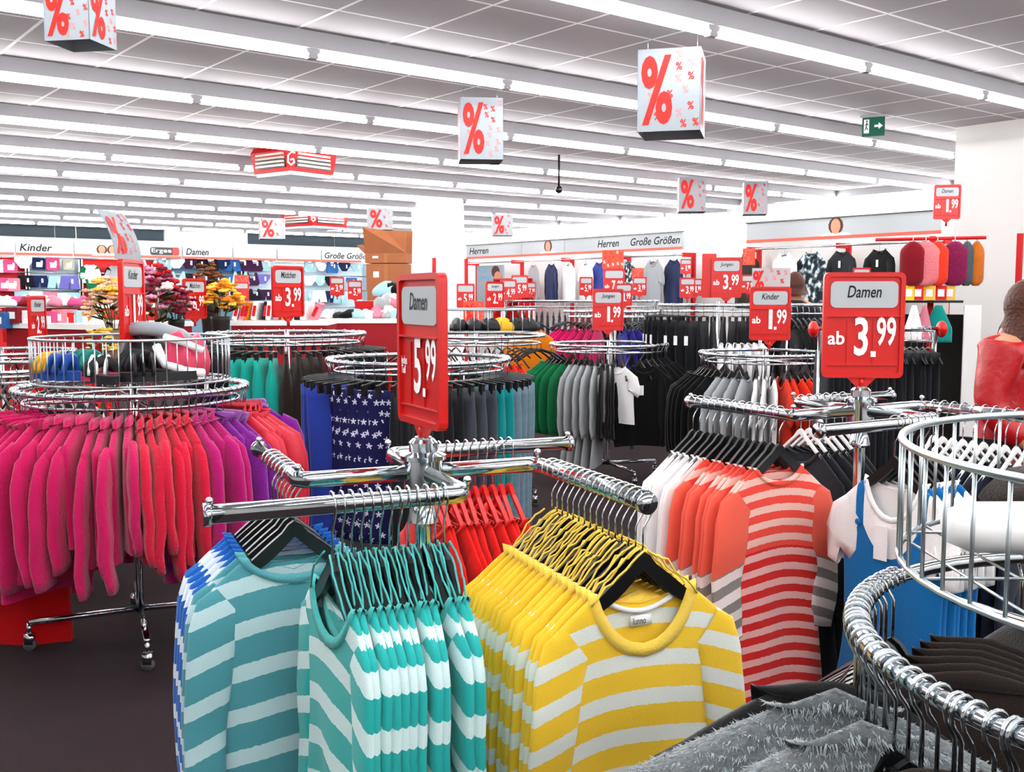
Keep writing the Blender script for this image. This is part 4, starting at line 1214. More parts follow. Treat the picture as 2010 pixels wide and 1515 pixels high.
header(357, 454, 'Damen', 'pale header strip lettered Damen on the back wall')
header(456, 541, None, 'blank pale header strip right of the Damen header')
header(543, 628, None, 'blank pale header strip left of the Große Größen header on the back wall')
header(630, 708, 'Große Größen', 'pale header strip lettered Große Größen on the back wall')
def back_panel(pa, pb, m, lab):
    a, _ = on_back(pa, 520, Y1 - .06); b, _ = on_back(pb, 520, Y1 - .06)
    root = empty('goods_shelving', room((a + b) / 2, Y1 - .06, 0), ROOM, lab, 'shelving')
    MB().box((0, 0, 1.2), (b - a - .01, .06, 2.4)).build('back_panel', m, root, False)
    for z in (1.3, 1.72, 2.08, 2.38): MB().tube([(-(b - a) / 2, -.34, z), ((b - a) / 2, -.34, z)], .014, 8).build('rail', M['chrome'], root)
    for sg in (-1, 1): MB().box((sg * ((b - a) / 2 - .02), -.17, 1.2), (.03, .34, 2.4)).build('upright', M['chrome'], root, False)
    MB().box((0, -.2, .35), (b - a - .02, .4, .05)).build('base_shelf', M['white'], root, False)
whiteblue = mat('pale_blue_panel', 'cfe3ee', .6)
back_panel(-25, 44, M['redpaint'], 'red wall shelving at the far left with pink tops')
back_panel(46, 148, whiteblue, 'pale wall shelving hung with children’s briefs')
back_panel(150, 300, M['redpaint'], 'red wall shelving with a green and white pyjama')
back_panel(312, 464, mat('steel_blue_panel', '6c8ea3', .6), 'steel-blue wall shelving hung with dark underwear')
back_panel(466, 712, whiteblue, 'pale wall shelving hung with blue underwear beside the cardboard boxes')
pal = {}
def item_mesh(kind, m):
    key = (kind, m)
    if key in pal: return pal[key]
    mb = MB()
    if kind == 'briefs':
        mb.prism([(-.16, .12), (.16, .12), (.17, .04), (.06, -.1), (-.06, -.1), (-.17, .04)], -.02, .02)
    elif kind == 'shorts':
        mb.prism([(-.15, .13), (.15, .13), (.2, -.13), (.03, -.13), (0, 0), (-.03, -.13), (-.2, -.13)], -.02, .02)
    elif kind == 'bra':
        mb.prism([(-.13, .15), (-.09, .15), (-.05, .02), (.05, .02), (.09, .15), (.13, .15), (.19, -.1), (.15, -.15), (-.15, -.15), (-.19, -.1)], -.025, .025)
    elif kind == 'pack':
        mb.prism(rrect(.26, .24, .03), -.025, .025); mb.box((0, -.028, -.02), (.12, .004, .1), 1)
    mb.box((.05, -.03, .02), (.04, .004, .09), 1)
    pal[key] = mb.mesh(kind, [MATS[m], M['tag']], False)
    return pal[key]
for nm, hx_ in (('i_navy', '17264f'), ('i_pink', 'c94a7c'), ('i_white', 'e8eef2'), ('i_black', '15131a'), ('i_blue', '2b5f9e'), ('i_plum', '3a1a3c'), ('i_aqua', '9fc7cf'), ('i_olive', 'b9b59a'), ('i_lilac', '6b66b0'), ('i_rose', 'd97f92')): cloth(nm, hx_)
rb = random.Random(5)
KN = {'briefs': 'pair of briefs', 'shorts': 'boxer shorts', 'bra': 'bra', 'pack': 'packed underwear'}
CN = {'i_navy': 'navy', 'i_pink': 'pink', 'i_white': 'white', 'i_black': 'black', 'i_blue': 'blue', 'i_plum': 'plum', 'i_aqua': 'aqua', 'i_olive': 'khaki', 'i_lilac': 'lilac', 'i_rose': 'rose'}
def wall_row(xs, py, kinds, cols, rowname, slope=.032, seq=None):
    for i, x in enumerate(xs):
        k = rb.choice(kinds); cc = seq[i] if seq else rb.choice(cols)
        p = bw(x, py + slope * x, .42)
        o = link(KN[k].split()[-1] if k != 'briefs' else 'briefs', item_mesh(k, cc), None, p, ROOM + rb.uniform(-.25, .25))
        s = rb.uniform(.9, 1.15); o.scale = (s, 1, s)
        reg(o, CN[cc] + ' ' + KN[k], 'in the ' + rowname, 'underwear')
wall_row([4, 20], 522, ['pack'], [], 'top row at the far left of the back wall', seq=['i_white', 'i_pink'])
wall_row([8, 24], 558, ['pack'], [], 'second row at the far left of the back wall', seq=['i_pink', 'i_rose'])
wall_row([46, 76, 103, 134], 515, ['pack', 'briefs'], [], 'top row under the Kinder header', seq=['i_white', 'i_navy', 'i_pink', 'i_olive'])
wall_row([50, 78, 110, 136], 550, ['shorts'], [], 'second row under the Kinder header', seq=['i_black', 'i_navy', 'i_aqua', 'i_lilac'])
wall_row([44, 70, 96, 120, 142], 582, ['pack', 'briefs'], [], 'third row under the Kinder header', seq=['i_aqua', 'i_white', 'i_rose', 'i_white', 'i_aqua'])
wall_row([294], 516, ['bra'], [], 'top row left of the steel-blue shelving', seq=['i_white'])
wall_row([276, 300], 548, ['pack'], [], 'row below the white bra', seq=['i_rose', 'i_pink'])
wall_row([322, 346, 370, 392, 414, 438, 456], 506, ['bra', 'briefs', 'shorts'], [], 'top row under the Damen header', seq=['i_aqua', 'i_white', 'i_plum', 'i_black', 'i_black', 'i_navy', 'i_blue'])
wall_row([326, 350, 376, 400, 424, 446], 535, ['bra', 'briefs'], [], 'second row under the Damen header', seq=['i_black', 'i_aqua', 'i_black', 'i_plum', 'i_black', 'i_blue'])
wall_row([330, 356, 420, 444, 458], 562, ['bra', 'shorts'], [], 'third row under the Damen header', seq=['i_pink', 'i_plum', 'i_navy', 'i_black', 'i_blue'])
wall_row([476, 500, 524, 608, 630, 652, 676, 700], 503, ['bra', 'briefs'], [], 'top row of the right-hand pale shelving', seq=['i_plum', 'i_plum', 'i_aqua', 'i_aqua', 'i_white', 'i_blue', 'i_navy', 'i_aqua'])
wall_row([472, 494, 516, 606, 628, 650, 690], 532, ['bra', 'briefs'], [], 'second row of the right-hand pale shelving', seq=['i_aqua', 'i_plum', 'i_lilac', 'i_white', 'i_aqua', 'i_black', 'i_blue'])
wall_row([474, 500, 522, 604, 626, 646, 668], 562, ['bra', 'shorts'], [], 'third row of the right-hand pale shelving', seq=['i_plum', 'i_black', 'i_plum', 'i_aqua', 'i_white', 'i_navy', 'i_aqua'])
p = bw(176, 500, .4); o = garment('babytop', 'white_jersey', p, ROOM, 'white and green pyjama top on the red wall shelving', '', True, scale=1.15); REG.pop(); tag(o, 'white and green pyjama on the red back wall shelving', 'pyjama')
g = MB().prism([(-.1, -.45), (.1, -.45), (.12, -.85), (.0, -.85)], -.02, .02).build('pyjama_trousers', MATS['green_jersey'], o)
for sg in (-1, 1):
    sb = MB(); sleeve_geo(sb, random.Random(2), sg, sw=.135, drop=.03, sl=.24, r0=.05, r1=.045, t=.02); sb.build('sleeve', MATS['green_jersey'], o, True, (0, 0, -SLZ))
p = bw(226, 500, .4); o = garment('babytop', 'grey_marl', p, ROOM, 'grey pyjama', '', True, scale=1.3); REG.pop(); tag(o, 'grey pyjama top with black sleeves on the red back wall', 'pyjama')
for sg in (-1, 1):
    sb = MB(); sleeve_geo(sb, random.Random(2), sg, sw=.135, drop=.03, sl=.24, r0=.05, r1=.045, t=.02); sb.build('sleeve', MATS['black_jersey'], o, True, (0, 0, -SLZ))
# ------------------------------------------------------------------ right wall fittings and goods
def rw(px, py, X):
    Y, Z = on_right(px, py, X); return room(X, Y, Z)
def rheader(pa, pb, X, words, lab, faces=None, zc=None):
    ya, _ = on_right(pa, 480, X); yb, _ = on_right(pb, 480, X)
    root = empty('shelf_header', room(X, (ya + yb) / 2, 2.46), ROOM - PI / 2, lab, 'sign')   # local x runs towards the camera
    ln = abs(ya - yb)
    MB().box((0, 0, .16), (ln - .02, .06, .3)).build('panel', MATS['grey_header_board'], root, False)
    MB().box((0, -.034, .025), (ln - .02, .012, .05)).build('red_edge', MATS['pale_red_edge'], root, False)
    MB().box((0, -.02, .325), (ln - .02, .08, .02)).build('shadow_gap_strip', M['black'], root, False)  # black strip standing in for the shadow gap along the header top
    mb = MB()
    for wd, pxc, tw in words:
        yc, _ = on_right(pxc, 480, X); x = (ya + yb) / 2 - yc
        put_text(mb, wd, x - tw / 2, .11, tw, .15, -.033, .014, .22)
    if words: mb.build('lettering', M['ink'], root, False)
    if faces:
        yc, _ = on_right(faces, 480, X); x = (ya + yb) / 2 - yc; mb = MB()
        mb.prism([(x + .13 * math.cos(q * .5), .2 + .13 * math.sin(q * .5)) for q in range(13)], -.036, -.034, 0)
        mb.prism([(x + .085 * math.cos(q * .5), .19 + .12 * math.sin(q * .5)) for q in range(13)], -.039, -.037, 1)
        mb.prism([(x - .3, .04), (x + .3, .04), (x + .2, .09), (x - .2, .09)], -.038, -.036, 2)
        mb.build('portrait_print', [M['brownhair'], M['skin'], M['white_ink']], root, False)
    return root
XR = 14.55
rheader(917, 1026, XR, [('Herren', 942, .75)], 'pale header strip lettered Herren next to the white column')
rheader(1026, 1110, XR, [], 'pale header strip with a portrait between the two Herren headers', faces=1078)
rheader(1110, 1342, XR, [('Herren', 1196, .62), ('Große Größen', 1287, 1.3)], 'long pale header strip lettered Herren and Große Größen')
XS = 13.75
rheader(1467, 1850, XS, [], 'pale header strip with a woman’s portrait above dark sweaters', faces=1642)
def rail_unit(pa, pb, X, lab, posts):
    ya, _ = on_right(pa, 520, X); yb, _ = on_right(pb, 520, X); ln = abs(ya - yb)
    root = empty('wall_rail_unit', room(X, (ya + yb) / 2, 0), ROOM - PI / 2, lab, 'shelving')
    MB().tube([(-ln / 2, 0, 2.36), (ln / 2, 0, 2.36)], .016, 8).build('rail', M['chrome'], root)
    for k in range(posts):
        x = -ln / 2 + ln * k / (posts - 1)
        MB().box((x, .3, 1.2), (.07, .06, 2.4)).build('post', M['redpaint'], root, False)
        MB().box((x, .15, 2.36), (.05, .3, .08)).build('bracket', M['redpaint'], root, False)
    return root
rail_unit(917, 1340, XR, 'wall rail with red posts under the Herren headers', 5)
rail_unit(1467, 1850, XS, 'wall rail with red posts above the dark sweaters', 3)
def wall_garment(px, py, X, kind, m, desc, scale=1.0, turn=0.0, how='x', **k):
    p = rw(px, py, X); p.z = 2.36
    far_hanger(p, ROOM - PI / 2 + turn)
    p.z = 2.28 + .18 * scale
    o = garment(kind, m, p, ROOM - PI / 2 + turn, desc, '', True, scale=scale, **k); REG.pop()
    tag(o, desc, CATS.get(kind, kind)); del_g = o.get('group')
    if del_g: del o['group']
    return o
wg = -.25
wall_garment(1047, 515, XR, 'longtee', 'grey_marl', 'grey long-sleeved shirt on the right wall beside the red shelf', 1.15, wg)
wall_garment(1082, 515, XR, 'longtee', 'i_navy', 'navy shirt with pale printed letters on the right wall', 1.25, wg)
o = wall_garment(1116, 515, XR, 'longtee', 'white_jersey', 'white long-sleeved shirt right of the navy printed shirt', 1.25, wg)
wall_garment(1150, 515, XR, 'tee', 'white_jersey', 'white T-shirt behind the small 5.99 sign on the right wall', 1.25, wg)
wall_garment(1176, 515, XR, 'tee', 'denim_blue', 'blue shirt half hidden by the 7.99 sign', 1.25, wg)
wall_garment(1232, 515, XR, 'longtee', 'camouflage_cloth', 'camouflage shirt between the 7.99 sign and grey T-shirt', 1.2, wg)
wall_garment(1282, 515, XR, 'tee', 'grey_marl', 'pale grey T-shirt under the Große Größen header', 1.6, wg)
wall_garment(1322, 515, XR, 'longtee', 'i_navy', 'navy top with a blue print at the end of the Herren rail', 1.3, wg)
wall_garment(1468, 500, XS, 'jacket', 'brown_cloth', 'brown jacket at the left end of the rail under the portrait header', 1.25, wg)
wall_garment(1540, 500, XS, 'longtee', 'white_jersey', 'white shirt left of the camouflage shirt on the near wall rail', 1.25, wg)
wall_garment(1592, 500, XS, 'longtee', 'camouflage_cloth', 'large camouflage shirt left of the two dark sweaters', 1.45, wg)
o = wall_garment(1652, 500, XS, 'longtee', 'charcoal_jersey', 'charcoal sweater with a white tag on the right wall', 1.3, wg)
link('price_tag', TAGM, o, (0, -.03, GZ - .16))
o = wall_garment(1726, 500, XS, 'longtee', 'black_jersey', 'black sweater with a white tag on the right wall', 1.3, wg)
link('price_tag', TAGM, o, (0, -.03, GZ - .16))
# poster with blue lettering, red sunglasses shelf
p = rw(955, 525, XR); ya, _ = on_right(930, 520, XR); yb, _ = on_right(982, 520, XR); ln = abs(ya - yb)
po = empty('wall_poster', room(XR + .1, (ya + yb) / 2, 1.25), ROOM - PI / 2, 'tall pale poster of a couple with blue lettering on the right wall', 'poster')
MB().box((0, 0, .5), (ln, .03, 1.1)).build('card', M['paper'], po, False)
mb = MB(); put_text(mb, 'MEN', -ln * .42, .88, ln * .3, .1, -.018); put_text(mb, 'JEANS', -ln * .42, .68, ln * .48, .14, -.018); mb.build('lettering', mat('sky_blue_ink', '3fa9dc', .6), po, False)
mb = MB()
mb.prism([(ln * (.22 + .15 * math.cos(q * .5)), .9 + .14 * math.sin(q * .5)) for q in range(13)], -.02, -.018, 0)
mb.prism([(ln * (.3 + .13 * math.cos(q * .5)), .78 + .13 * math.sin(q * .5)) for q in range(13)], -.023, -.021, 1)
mb.prism([(ln * .1, .3), (ln * .48, .3), (ln * .45, .68), (ln * .15, .68)], -.022, -.02, 2)
mb.build('couple_print', [M['brownhair'], M['skin'], mat('rose_ink', 'd9a7b5', .6)], po, False)
ya, _ = on_right(992, 550, XR); yb, _ = on_right(1045, 550, XR); ln = abs(ya - yb)
sh = empty('display_shelf', room(XR - .15, (ya + yb) / 2, .9), ROOM - PI / 2, 'red display shelf with a pair of sunglasses on the right wall', 'shelf')
MB().box((0, .2, .5), (ln, .04, 1.15)).box((-ln / 2 + .02, 0, .5), (.04, .4, 1.15)).box((ln / 2 - .02, 0, .5), (.04, .4, 1.15)).box((0, 0, 1.06), (ln, .4, .04)).box((0, 0, .62), (ln, .4, .03)).build('shelf_box', M['redpaint'], sh, False)
sg_ = empty('sunglasses', room(XR - .15, (ya + yb) / 2, 1.54), ROOM - PI / 2, 'dark sunglasses lying on the red display shelf', 'sunglasses')
MB().ball((-.09, -.18, .1), (.08, .015, .07)).ball((.09, -.18, .1), (.08, .015, .07)).build('lenses', M['black'], sg_)
MB().tube([(-.02, -.18, .12), (.02, -.18, .12)], .008, 6).tube([(-.17, -.18, .12), (-.17, .0, .12)], .006, 6).tube([(.17, -.18, .12), (.17, .0, .12)], .006, 6).build('frame', M['white'], sg_)
# red poles
for px, yt, D, lab in ((852, 506, 15.5, 'thin red pole standing before the white column'), (915, 508, 16.5, 'thin red pole at the right side of the white column'), (2003, 458, 8.2, 'red pole standing before the white pier at the right edge')):
    t = at(px, yt, D); o = MB().box((0, 0, t.z / 2), (.045 if D > 10 else .03, .04, t.z)).box((0, 0, .01), (.3, .3, .02)).build('red_pole', M['redpaint'], None, False, (t.x, t.y, 0), ROOM); tag(o, lab, 'pole')
# ------------------------------------------------------------------ shelf of plush garments near the pier
p = at(1842, 600, 8.6)
def pt(px, py, D=8.6): return at(px, py, D)
su = empty('display_unit', (pt(1845, 600).x, pt(1845, 600).y + .25, 0), facecam(pt(1845, 600)), 'dark display unit with a white end panel beside the pier', 'shelving')
wU = 155 / 2041 * 8.6
MB().box((0, .05, .72), (wU + .1, .04, 1.44)).build('back_panel', mat('dark_panel', '17120f', .7), su, False)
MB().box((wU / 2 + .02, -.1, .76), (.13, .3, 1.52)).build('end_panel', M['white'], su, False)
MB().tube([(-wU / 2 - .1, -.2, 2.07), (wU / 2 + .1, -.2, 2.07)], .014, 8).build('rail', M['redpaint'], su)
MB().box((0.02, .0, 1.05), (.05, .04, 2.1)).build('post', M['redpaint'], su, False)
MB().box((-.03, -.15, 1.55), (wU - .05, .25, .02)).build('shelf', M['black'], su, False)
for px, w, m, lab in ((1790, .1, 'maroon_cloth', 'maroon plush vest, leftmost on the red rail by the pier'), (1815, .12, 'pink_plush', 'pale pink plush vest on the red rail by the pier'), (1838, .09, 'orange_plush', 'orange-red plush vest on the red rail by the pier'),
                      (1872, .11, 'plum_plush', 'plum plush vest with pink flecks on the red rail'), (1896, .06, 'slate_plush', 'slate grey plush vest on the red rail'), (1915, .06, 'tan_plush', 'tan plush vest, rightmost on the red rail')):
    q = pt(px, 467); o = MB(); v = []
    n, mm = 16, 12
    for i in range(mm + 1):
        s = i / mm; ww = w * (.3 + .7 * math.sin(PI / 2 * min(1, s * 4))) * (1 - .6 * max(0, s - .85) / .15 * max(0, s - .85) / .15)
        for j in range(n):
            a = 2 * PI * j / n; v.append((ww * math.cos(a), .07 * math.sin(a) * (.6 + .4 * min(1, s * 3)), -.03 - .36 * s))
    o.add(v, [(i * n + j, i * n + (j + 1) % n, (i + 1) * n + (j + 1) % n, (i + 1) * n + j) for i in range(mm) for j in range(n)] + [tuple(range(n))[::-1], tuple(mm * n + j for j in range(n))])
    o.tube([(0, 0, .02), (0, 0, -.05)], .004, 5, mi=1)
    ob = o.build('plush_vest', [MATS[m], M['chrome']], None, True, (q.x, q.y - .03, 2.07), facecam(q)); tag(ob, lab, 'vest')
for px, c_, lab in ((1782, 'f2c815', 'yellow carton, leftmost on the shelf under the plush vests'), (1800, 'd01818', 'red carton beside the yellow one on the pier shelf'), (1822, 'f0c030', 'yellow and white carton in the middle of the pier shelf'), (1845, 'd01818', 'red carton, second from the right on the pier shelf'), (1862, 'e8c050', 'pale yellow carton at the right end of the pier shelf')):
    q = pt(px, 580); o = MB().box((0, 0, .06), (.085, .1, .12)).box((0, -.052, .06), (.05, .003, .06), 1).build('carton', [mat('card_' + c_, c_, .6), M['tag']], None, False, (q.x, q.y - .02, 1.562), facecam(q)); tag(o, lab, 'box')
for px, w, m, lab in ((1786, .07, 'white_jersey', 'white scarf hanging under the pier shelf'), (1806, .06, 'i_rose', 'coral scarf between the white and teal ones'), (1833, .11, 'teal_scarf', 'teal scarf hanging in a bunch under the pier shelf')):
    q = pt(px, 590); o = MB(); v = []
    for i in range(11):
        s = i / 10
        for j in range(12):
            a = 2 * PI * j / 12; v.append((w * (.25 + .75 * min(1, s * 1.6)) * math.cos(a), .05 * math.sin(a) + .008 * math.sin(5 * a), -.3 * s))
    o.add(v, [(i * 12 + j, i * 12 + (j + 1) % 12, (i + 1) * 12 + (j + 1) % 12, (i + 1) * 12 + j) for i in range(10) for j in range(12)] + [tuple(range(12))[::-1], tuple(120 + j for j in range(12))])
    ob = o.build('scarf', MATS[m], None, True, (q.x, q.y - .1, 1.52), facecam(q)); tag(ob, lab, 'scarf')
# ------------------------------------------------------------------ boxes, tables and flowers in the middle distance
def carton(px0, px1, yb, yt, D, lab, flaps=False, turn=ROOM - .35):
    p = at((px0 + px1) / 2, yb, D); w = (px1 - px0) / 2041 * D * .82; h = (yb - yt) / 2041 * D; d = w * .7
    root = empty('cardboard_box', p, turn - ROOM + .25, lab, 'box')
    MB().box((0, d / 2, h / 2), (w, d, h)).build('carton', M['card'], root, False)
    MB().box((0, d / 2, h + .002), (w * .99, .05, .003)).box((0, -.002, h * .5), (.05, .003, h * .98)).build('tape', mat('brown_tape', 'a86a3c', .4), root, False)
    MB().box((-w * .25, -.003, h * .6), (w * .14, .003, h * .22)).build('address_label', M['tag'], root, False)
    if flaps:
        f = MB(); f.add([(-w / 2, 0, h), (w / 2, 0, h), (w * .52, .02, h + .26), (-w * .02, .03, h + .27), (-w * .5, -.12, h + .3)], [(0, 1, 2, 3, 4)])
        f.add([(-w / 2, 0, h), (-w / 2, d, h), (-w * .72, d, h + .12), (-w * .72, .05, h + .1)], [(0, 1, 2, 3)])
        f.add([(w / 2, d, h), (-w / 2, d, h), (-w / 2, d + .05, h + .28), (w / 2, d + .05, h + .28)], [(0, 1, 2, 3)])
        fo = f.build('flap', M['card'], root, False)
        sm = fo.modifiers.new('s', 'SOLIDIFY'); sm.thickness = .008
    return root
DB = 12.4
carton(712, 805, 590, 570, DB, 'lowest brown cardboard box under the stack by the column')
carton(710, 806, 570, 518, DB, 'middle brown cardboard box with white labels by the column')
carton(707, 807, 516, 497, DB, 'open brown cardboard box on top of the stack by the column', True)
def blob(p, r, m, lab, name, cat, seed, rz=0, group=None):
    rr = random.Random(seed); mb = MB().ball((0, 0, 0), 1, 16, 10)
    k = [rr.uniform(2, 5) for _ in range(4)]; ph = [rr.uniform(0, 6) for _ in range(4)]
    mb.v = [(x * r[0] * (1 + .18 * math.sin(k[0] * y * 2 + ph[0]) * math.cos(k[1] * x * 2 + ph[1])), y * r[1] * (1 + .18 * math.sin(k[2] * x * 2 + ph[2])), max(-.35, z) * r[2] * (1 + .3 * math.sin(k[3] * (x + y) * 1.6 + ph[3]))) for x, y, z in mb.v]
    o = mb.build(name, MATS[m], None, True, p, rz); tag(o, lab, cat, group); return o
# low table carrying the boxes and a heap of clothes
def table(px0, px1, ytop, D, depth, lab, rz, m_side, top=None, n=1, white=True):
    pa = at(px0, ytop, D); pb = at(px1, ytop, D); w = (pb - pa).length
    c_ = (pa + pb) / 2
    root = empty('bargain_table', (c_.x, c_.y, 0), rz, lab, 'table')
    MB().box((0, depth / 2, c_.z - .2), (w, depth, .36)).build('side_panels', m_side, root, False)
    MB().box((0, depth / 2, c_.z), (w + .03, depth + .03, .045)).build('rim', M['white'] if white else m_side, root, False)
    for sx in (-1, 1):
        for sy in (0.05, depth - .05): MB().tube([(sx * (w / 2 - .05), sy, 0), (sx * (w / 2 - .05), sy, c_.z - .3)], .02, 8).build('leg', M['redpaint'], root)
    return c_, w
T1c, T1w = table(640, 800, 630, 10.6, .9, 'red bargain table with a pale rim left of the 5.99 sign', .05, mat('crimson_panel', '9c0f1c', .6))
T2c, T2w = table(455, 640, 634, 9.6, .8, 'red bargain table with a pale rim behind the Mädchen 3.99 sign', .05, MATS['crimson_panel'])
T3c, T3w = table(-30, 205, 640, 9.0, 1.2, 'long red bargain table of small boxes at the left edge', -.5, MATS['crimson_panel'])
# tall stand that carries the cartons behind the red tables
q = at(757, 590, DB); st = MB().box((0, .25, q.z / 2), (.75, .5, q.z - .01)).build('box_plinth', M['redpaint'], None, False, (q.x, q.y, 0), -.1); tag(st, 'red plinth under the stack of brown cardboard boxes', 'plinth')
rr = random.Random(9)
heap = [('i_rose', 'pink'), ('white_jersey', 'white'), ('grey_marl', 'grey'), ('black_jersey', 'black'), ('i_aqua', 'aqua'), ('i_white', 'off-white')]
for i in range(12):
    x = 745 + (i % 4) * 17; lv = i // 4
    p = at(x + 6 * lv, 622 - lv * 24, 10.9); p = p + Vector((0, .12 * lv, 0))
    m, nmn = heap[(i * 5) % 6]
    o = blob(p, (.1, .16, .1), m, None, 'crumpled_top', 'clothing', 40 + i, rr.uniform(0, 3)); reg(o, nmn + ' crumpled top', 'in the heap by the boxes', 'clothing')
for i in range(9):
    p = at(650 + i * 17, 620, 10.9); m, nmn = heap[(i * 7 + 1) % 6]
    o = blob(p, (.075, .16, .06), m, None, 'folded_top', 'clothing', 60 + i, rr.uniform(0, 3)); reg(o, nmn + ' folded top', 'on the red table by the boxes', 'clothing')
for i in range(12):
    p = at(462 + i * 14, 622, 9.8); m = ['white_paint', 'i_rose', 'ochre_jersey', 'white_jersey', 'i_black'][i % 5]; nmn = ['white', 'rose', 'ochre', 'pale', 'black'][i % 5]
    o = MB().box((0, 0, .08), (.045, .2, .17)).box((0, -.102, .08), (.03, .003, .1), 1).build('picture_book', [MATS[m], M['redpaint']], None, False, p - Vector((0, 0, .02)), rr.uniform(-.3, .3)); o.rotation_euler = (0, rr.uniform(.1, .5), rr.uniform(-.3, .3)); reg(o, nmn + ' leaning packet', 'on the red table behind teal trousers', 'packet')
for i, (x, y, c_, lab) in enumerate([(12, 632, 'i_blue', 'blue packet'), (38, 622, 'maroon_cloth', 'maroon packet'), (58, 628, 'i_white', 'white packet'), (108, 630, 'i_pink', 'pink packet'), (128, 626, 'i_rose', 'rose packet'), (142, 632, 'red_jersey', 'red packet'), (154, 628, 'i_aqua', 'aqua carton'), (180, 630, 'ochre_jersey', 'ochre carton')]):
    p = at(x, y + 12, 9.2 + i * .02); o = MB().box((0, 0, .07), (.14 if i < 7 else .2, .16, .14)).box((0, -.082, .07), (.08, .003, .06), 1).build('carton', [MATS[c_], M['tag']], None, False, p, -.4); tag(o, lab + ' on the long red table at the left edge', 'box')
o = blob(at(193, 634, 9.0), (.07, .07, .07), 'white_jersey', 'white ball of cloth beside the ochre carton', 'cloth_ball', 'clothing', 3)
for i in range(9):
    p = at(6 + i * 25, 596, 10.2 + .05 * i); m, nmn = [('white_jersey', 'white'), ('i_pink', 'pink'), ('maroon_cloth', 'maroon'), ('i_aqua', 'aqua'), ('i_rose', 'rose')][i % 5]
    o = blob(p, (.1, .16, .07), m, None, 'folded_top', 'clothing', 80 + i, rr.uniform(0, 3)); reg(o, nmn + ' folded top', 'behind the cartons at the left edge', 'clothing')
T4c, T4w = table(-20, 225, 600, 10.6, .8, 'red table of folded clothes behind the long left-edge table', -.3, M['redpaint'])
# shop trolley of red hangers at the left edge
# flowers
def bouquet(px, py, D, r_, cols, label, vlabel, vh, vcol, seed, n=60, tall=1.0):
    r = r_ * 1.25; n = int(n * 1.5)
    rr = random.Random(seed); p = at(px, py, D)
    vz = p.z - r * tall - vh
    v = MB().lathe([(r * .25, 0), (r * .3, .02), (r * .42, vh * .9), (r * .45, vh), (r * .38, vh), (r * .3, vh * .3)], 16).build('flower_vase', vcol, None, True, (p.x, p.y, vz)); tag(v, vlabel, 'vase')
    root = empty('flower_bouquet', (p.x, p.y, vz + vh), 0, label, 'flowers')
    mats = [mat('petal_' + c, c, .8) for c in cols]
    lf = MB(); fl = [MB() for _ in cols]
    for i in range(n):
        a = rr.uniform(0, 2 * PI); e = rr.uniform(-.25, 1.4); q = Vector((math.cos(a) * math.cos(e) * r, math.sin(a) * math.cos(e) * r, math.sin(e) * r * tall + r * .75 * tall)) * rr.uniform(.75, 1.05)
        s = r * rr.uniform(.13, .2); k = rr.randrange(len(cols)) if rr.random() < .6 else min(len(cols) - 1, int((a / (2 * PI)) * len(cols)))
        for b in range(5):
            t = b * 2 * PI / 5; fl[k].ball((q.x + s * .55 * math.cos(t), q.y + s * .55 * math.sin(t), q.z + s * .1), (s * .5, s * .5, s * .35), 6, 4)
        fl[k].ball((q.x, q.y, q.z + s * .3), s * .35, 6, 4)
    for i in range(n // 2):
        a = rr.uniform(0, 2 * PI); e = rr.uniform(-.5, 1.1); q = Vector((math.cos(a) * math.cos(e), math.sin(a) * math.cos(e), math.sin(e) * tall)) * r * .8 + Vector((0, 0, r * .6 * tall)); t = Vector((-math.sin(a), math.cos(a), 0)) * r * .12
        o_ = Vector((math.cos(a), math.sin(a), .3)) * r * .3
        lf.add([q - o_, q + t, q + o_, q - t], [(0, 1, 2, 3)])
    for i in range(14):
        a = rr.uniform(0, 2 * PI); lf.tube([(0, 0, -vh * .5), (math.cos(a) * r * .3, math.sin(a) * r * .3, r * .3), (math.cos(a) * r * .7, math.sin(a) * r * .7, r * .9 * tall)], .004, 4)
    for k, f in enumerate(fl):
        if f.v: f.build('blossoms', mats[k], root)
    lf.build('foliage', mat('dull_leaf', '4c5326', .7), root, False)
    return root
dv = mat('dark_vase', '2a2622', .5)
bouquet(222, 590, 7.6, .17, ['e7a68c', 'f2d9b0', 'e8b23c'], 'peach and cream bouquet left of the edgeways sign', 'patterned brown vase under the peach bouquet', .34, mat('mottled_vase', '7c6350', .7, vary=.9, bscale=40), 1, 60)
bouquet(300, 575, 8.0, .2, ['c51c1c', 'f0cfd0', 'd98fb0', '7a1730'], 'red, pink and cream bouquet between two price signs', 'dark vase under the red and pink bouquet', .3, dv, 2, 80, 1.1)
bouquet(345, 590, 8.3, .12, ['7a1226', 'e8a9ae'], 'crimson berry bouquet left of the 6.99 sign', 'small dark vase under the crimson berries', .25, dv, 3, 40)
bouquet(432, 582, 8.8, .15, ['f6c22c', 'f9dc60', 'd87c1a'], 'bright yellow bouquet right of the 6.99 sign', 'dark vase under the yellow bouquet', .3, dv, 4, 60, .9)
bouquet(408, 552, 9.2, .13, ['6e3d14', '8a4a1c'], 'brown-orange autumn bouquet behind the 6.99 sign', 'dark vase under the autumn bouquet', .35, dv, 6, 40, 1.3)
bouquet(196, 668, 6.6, .09, ['dcae2a', 'e8d88a'], 'small yellow bouquet standing behind the sandal basket', 'small dark vase under the small yellow bouquet', .2, dv, 5, 30)
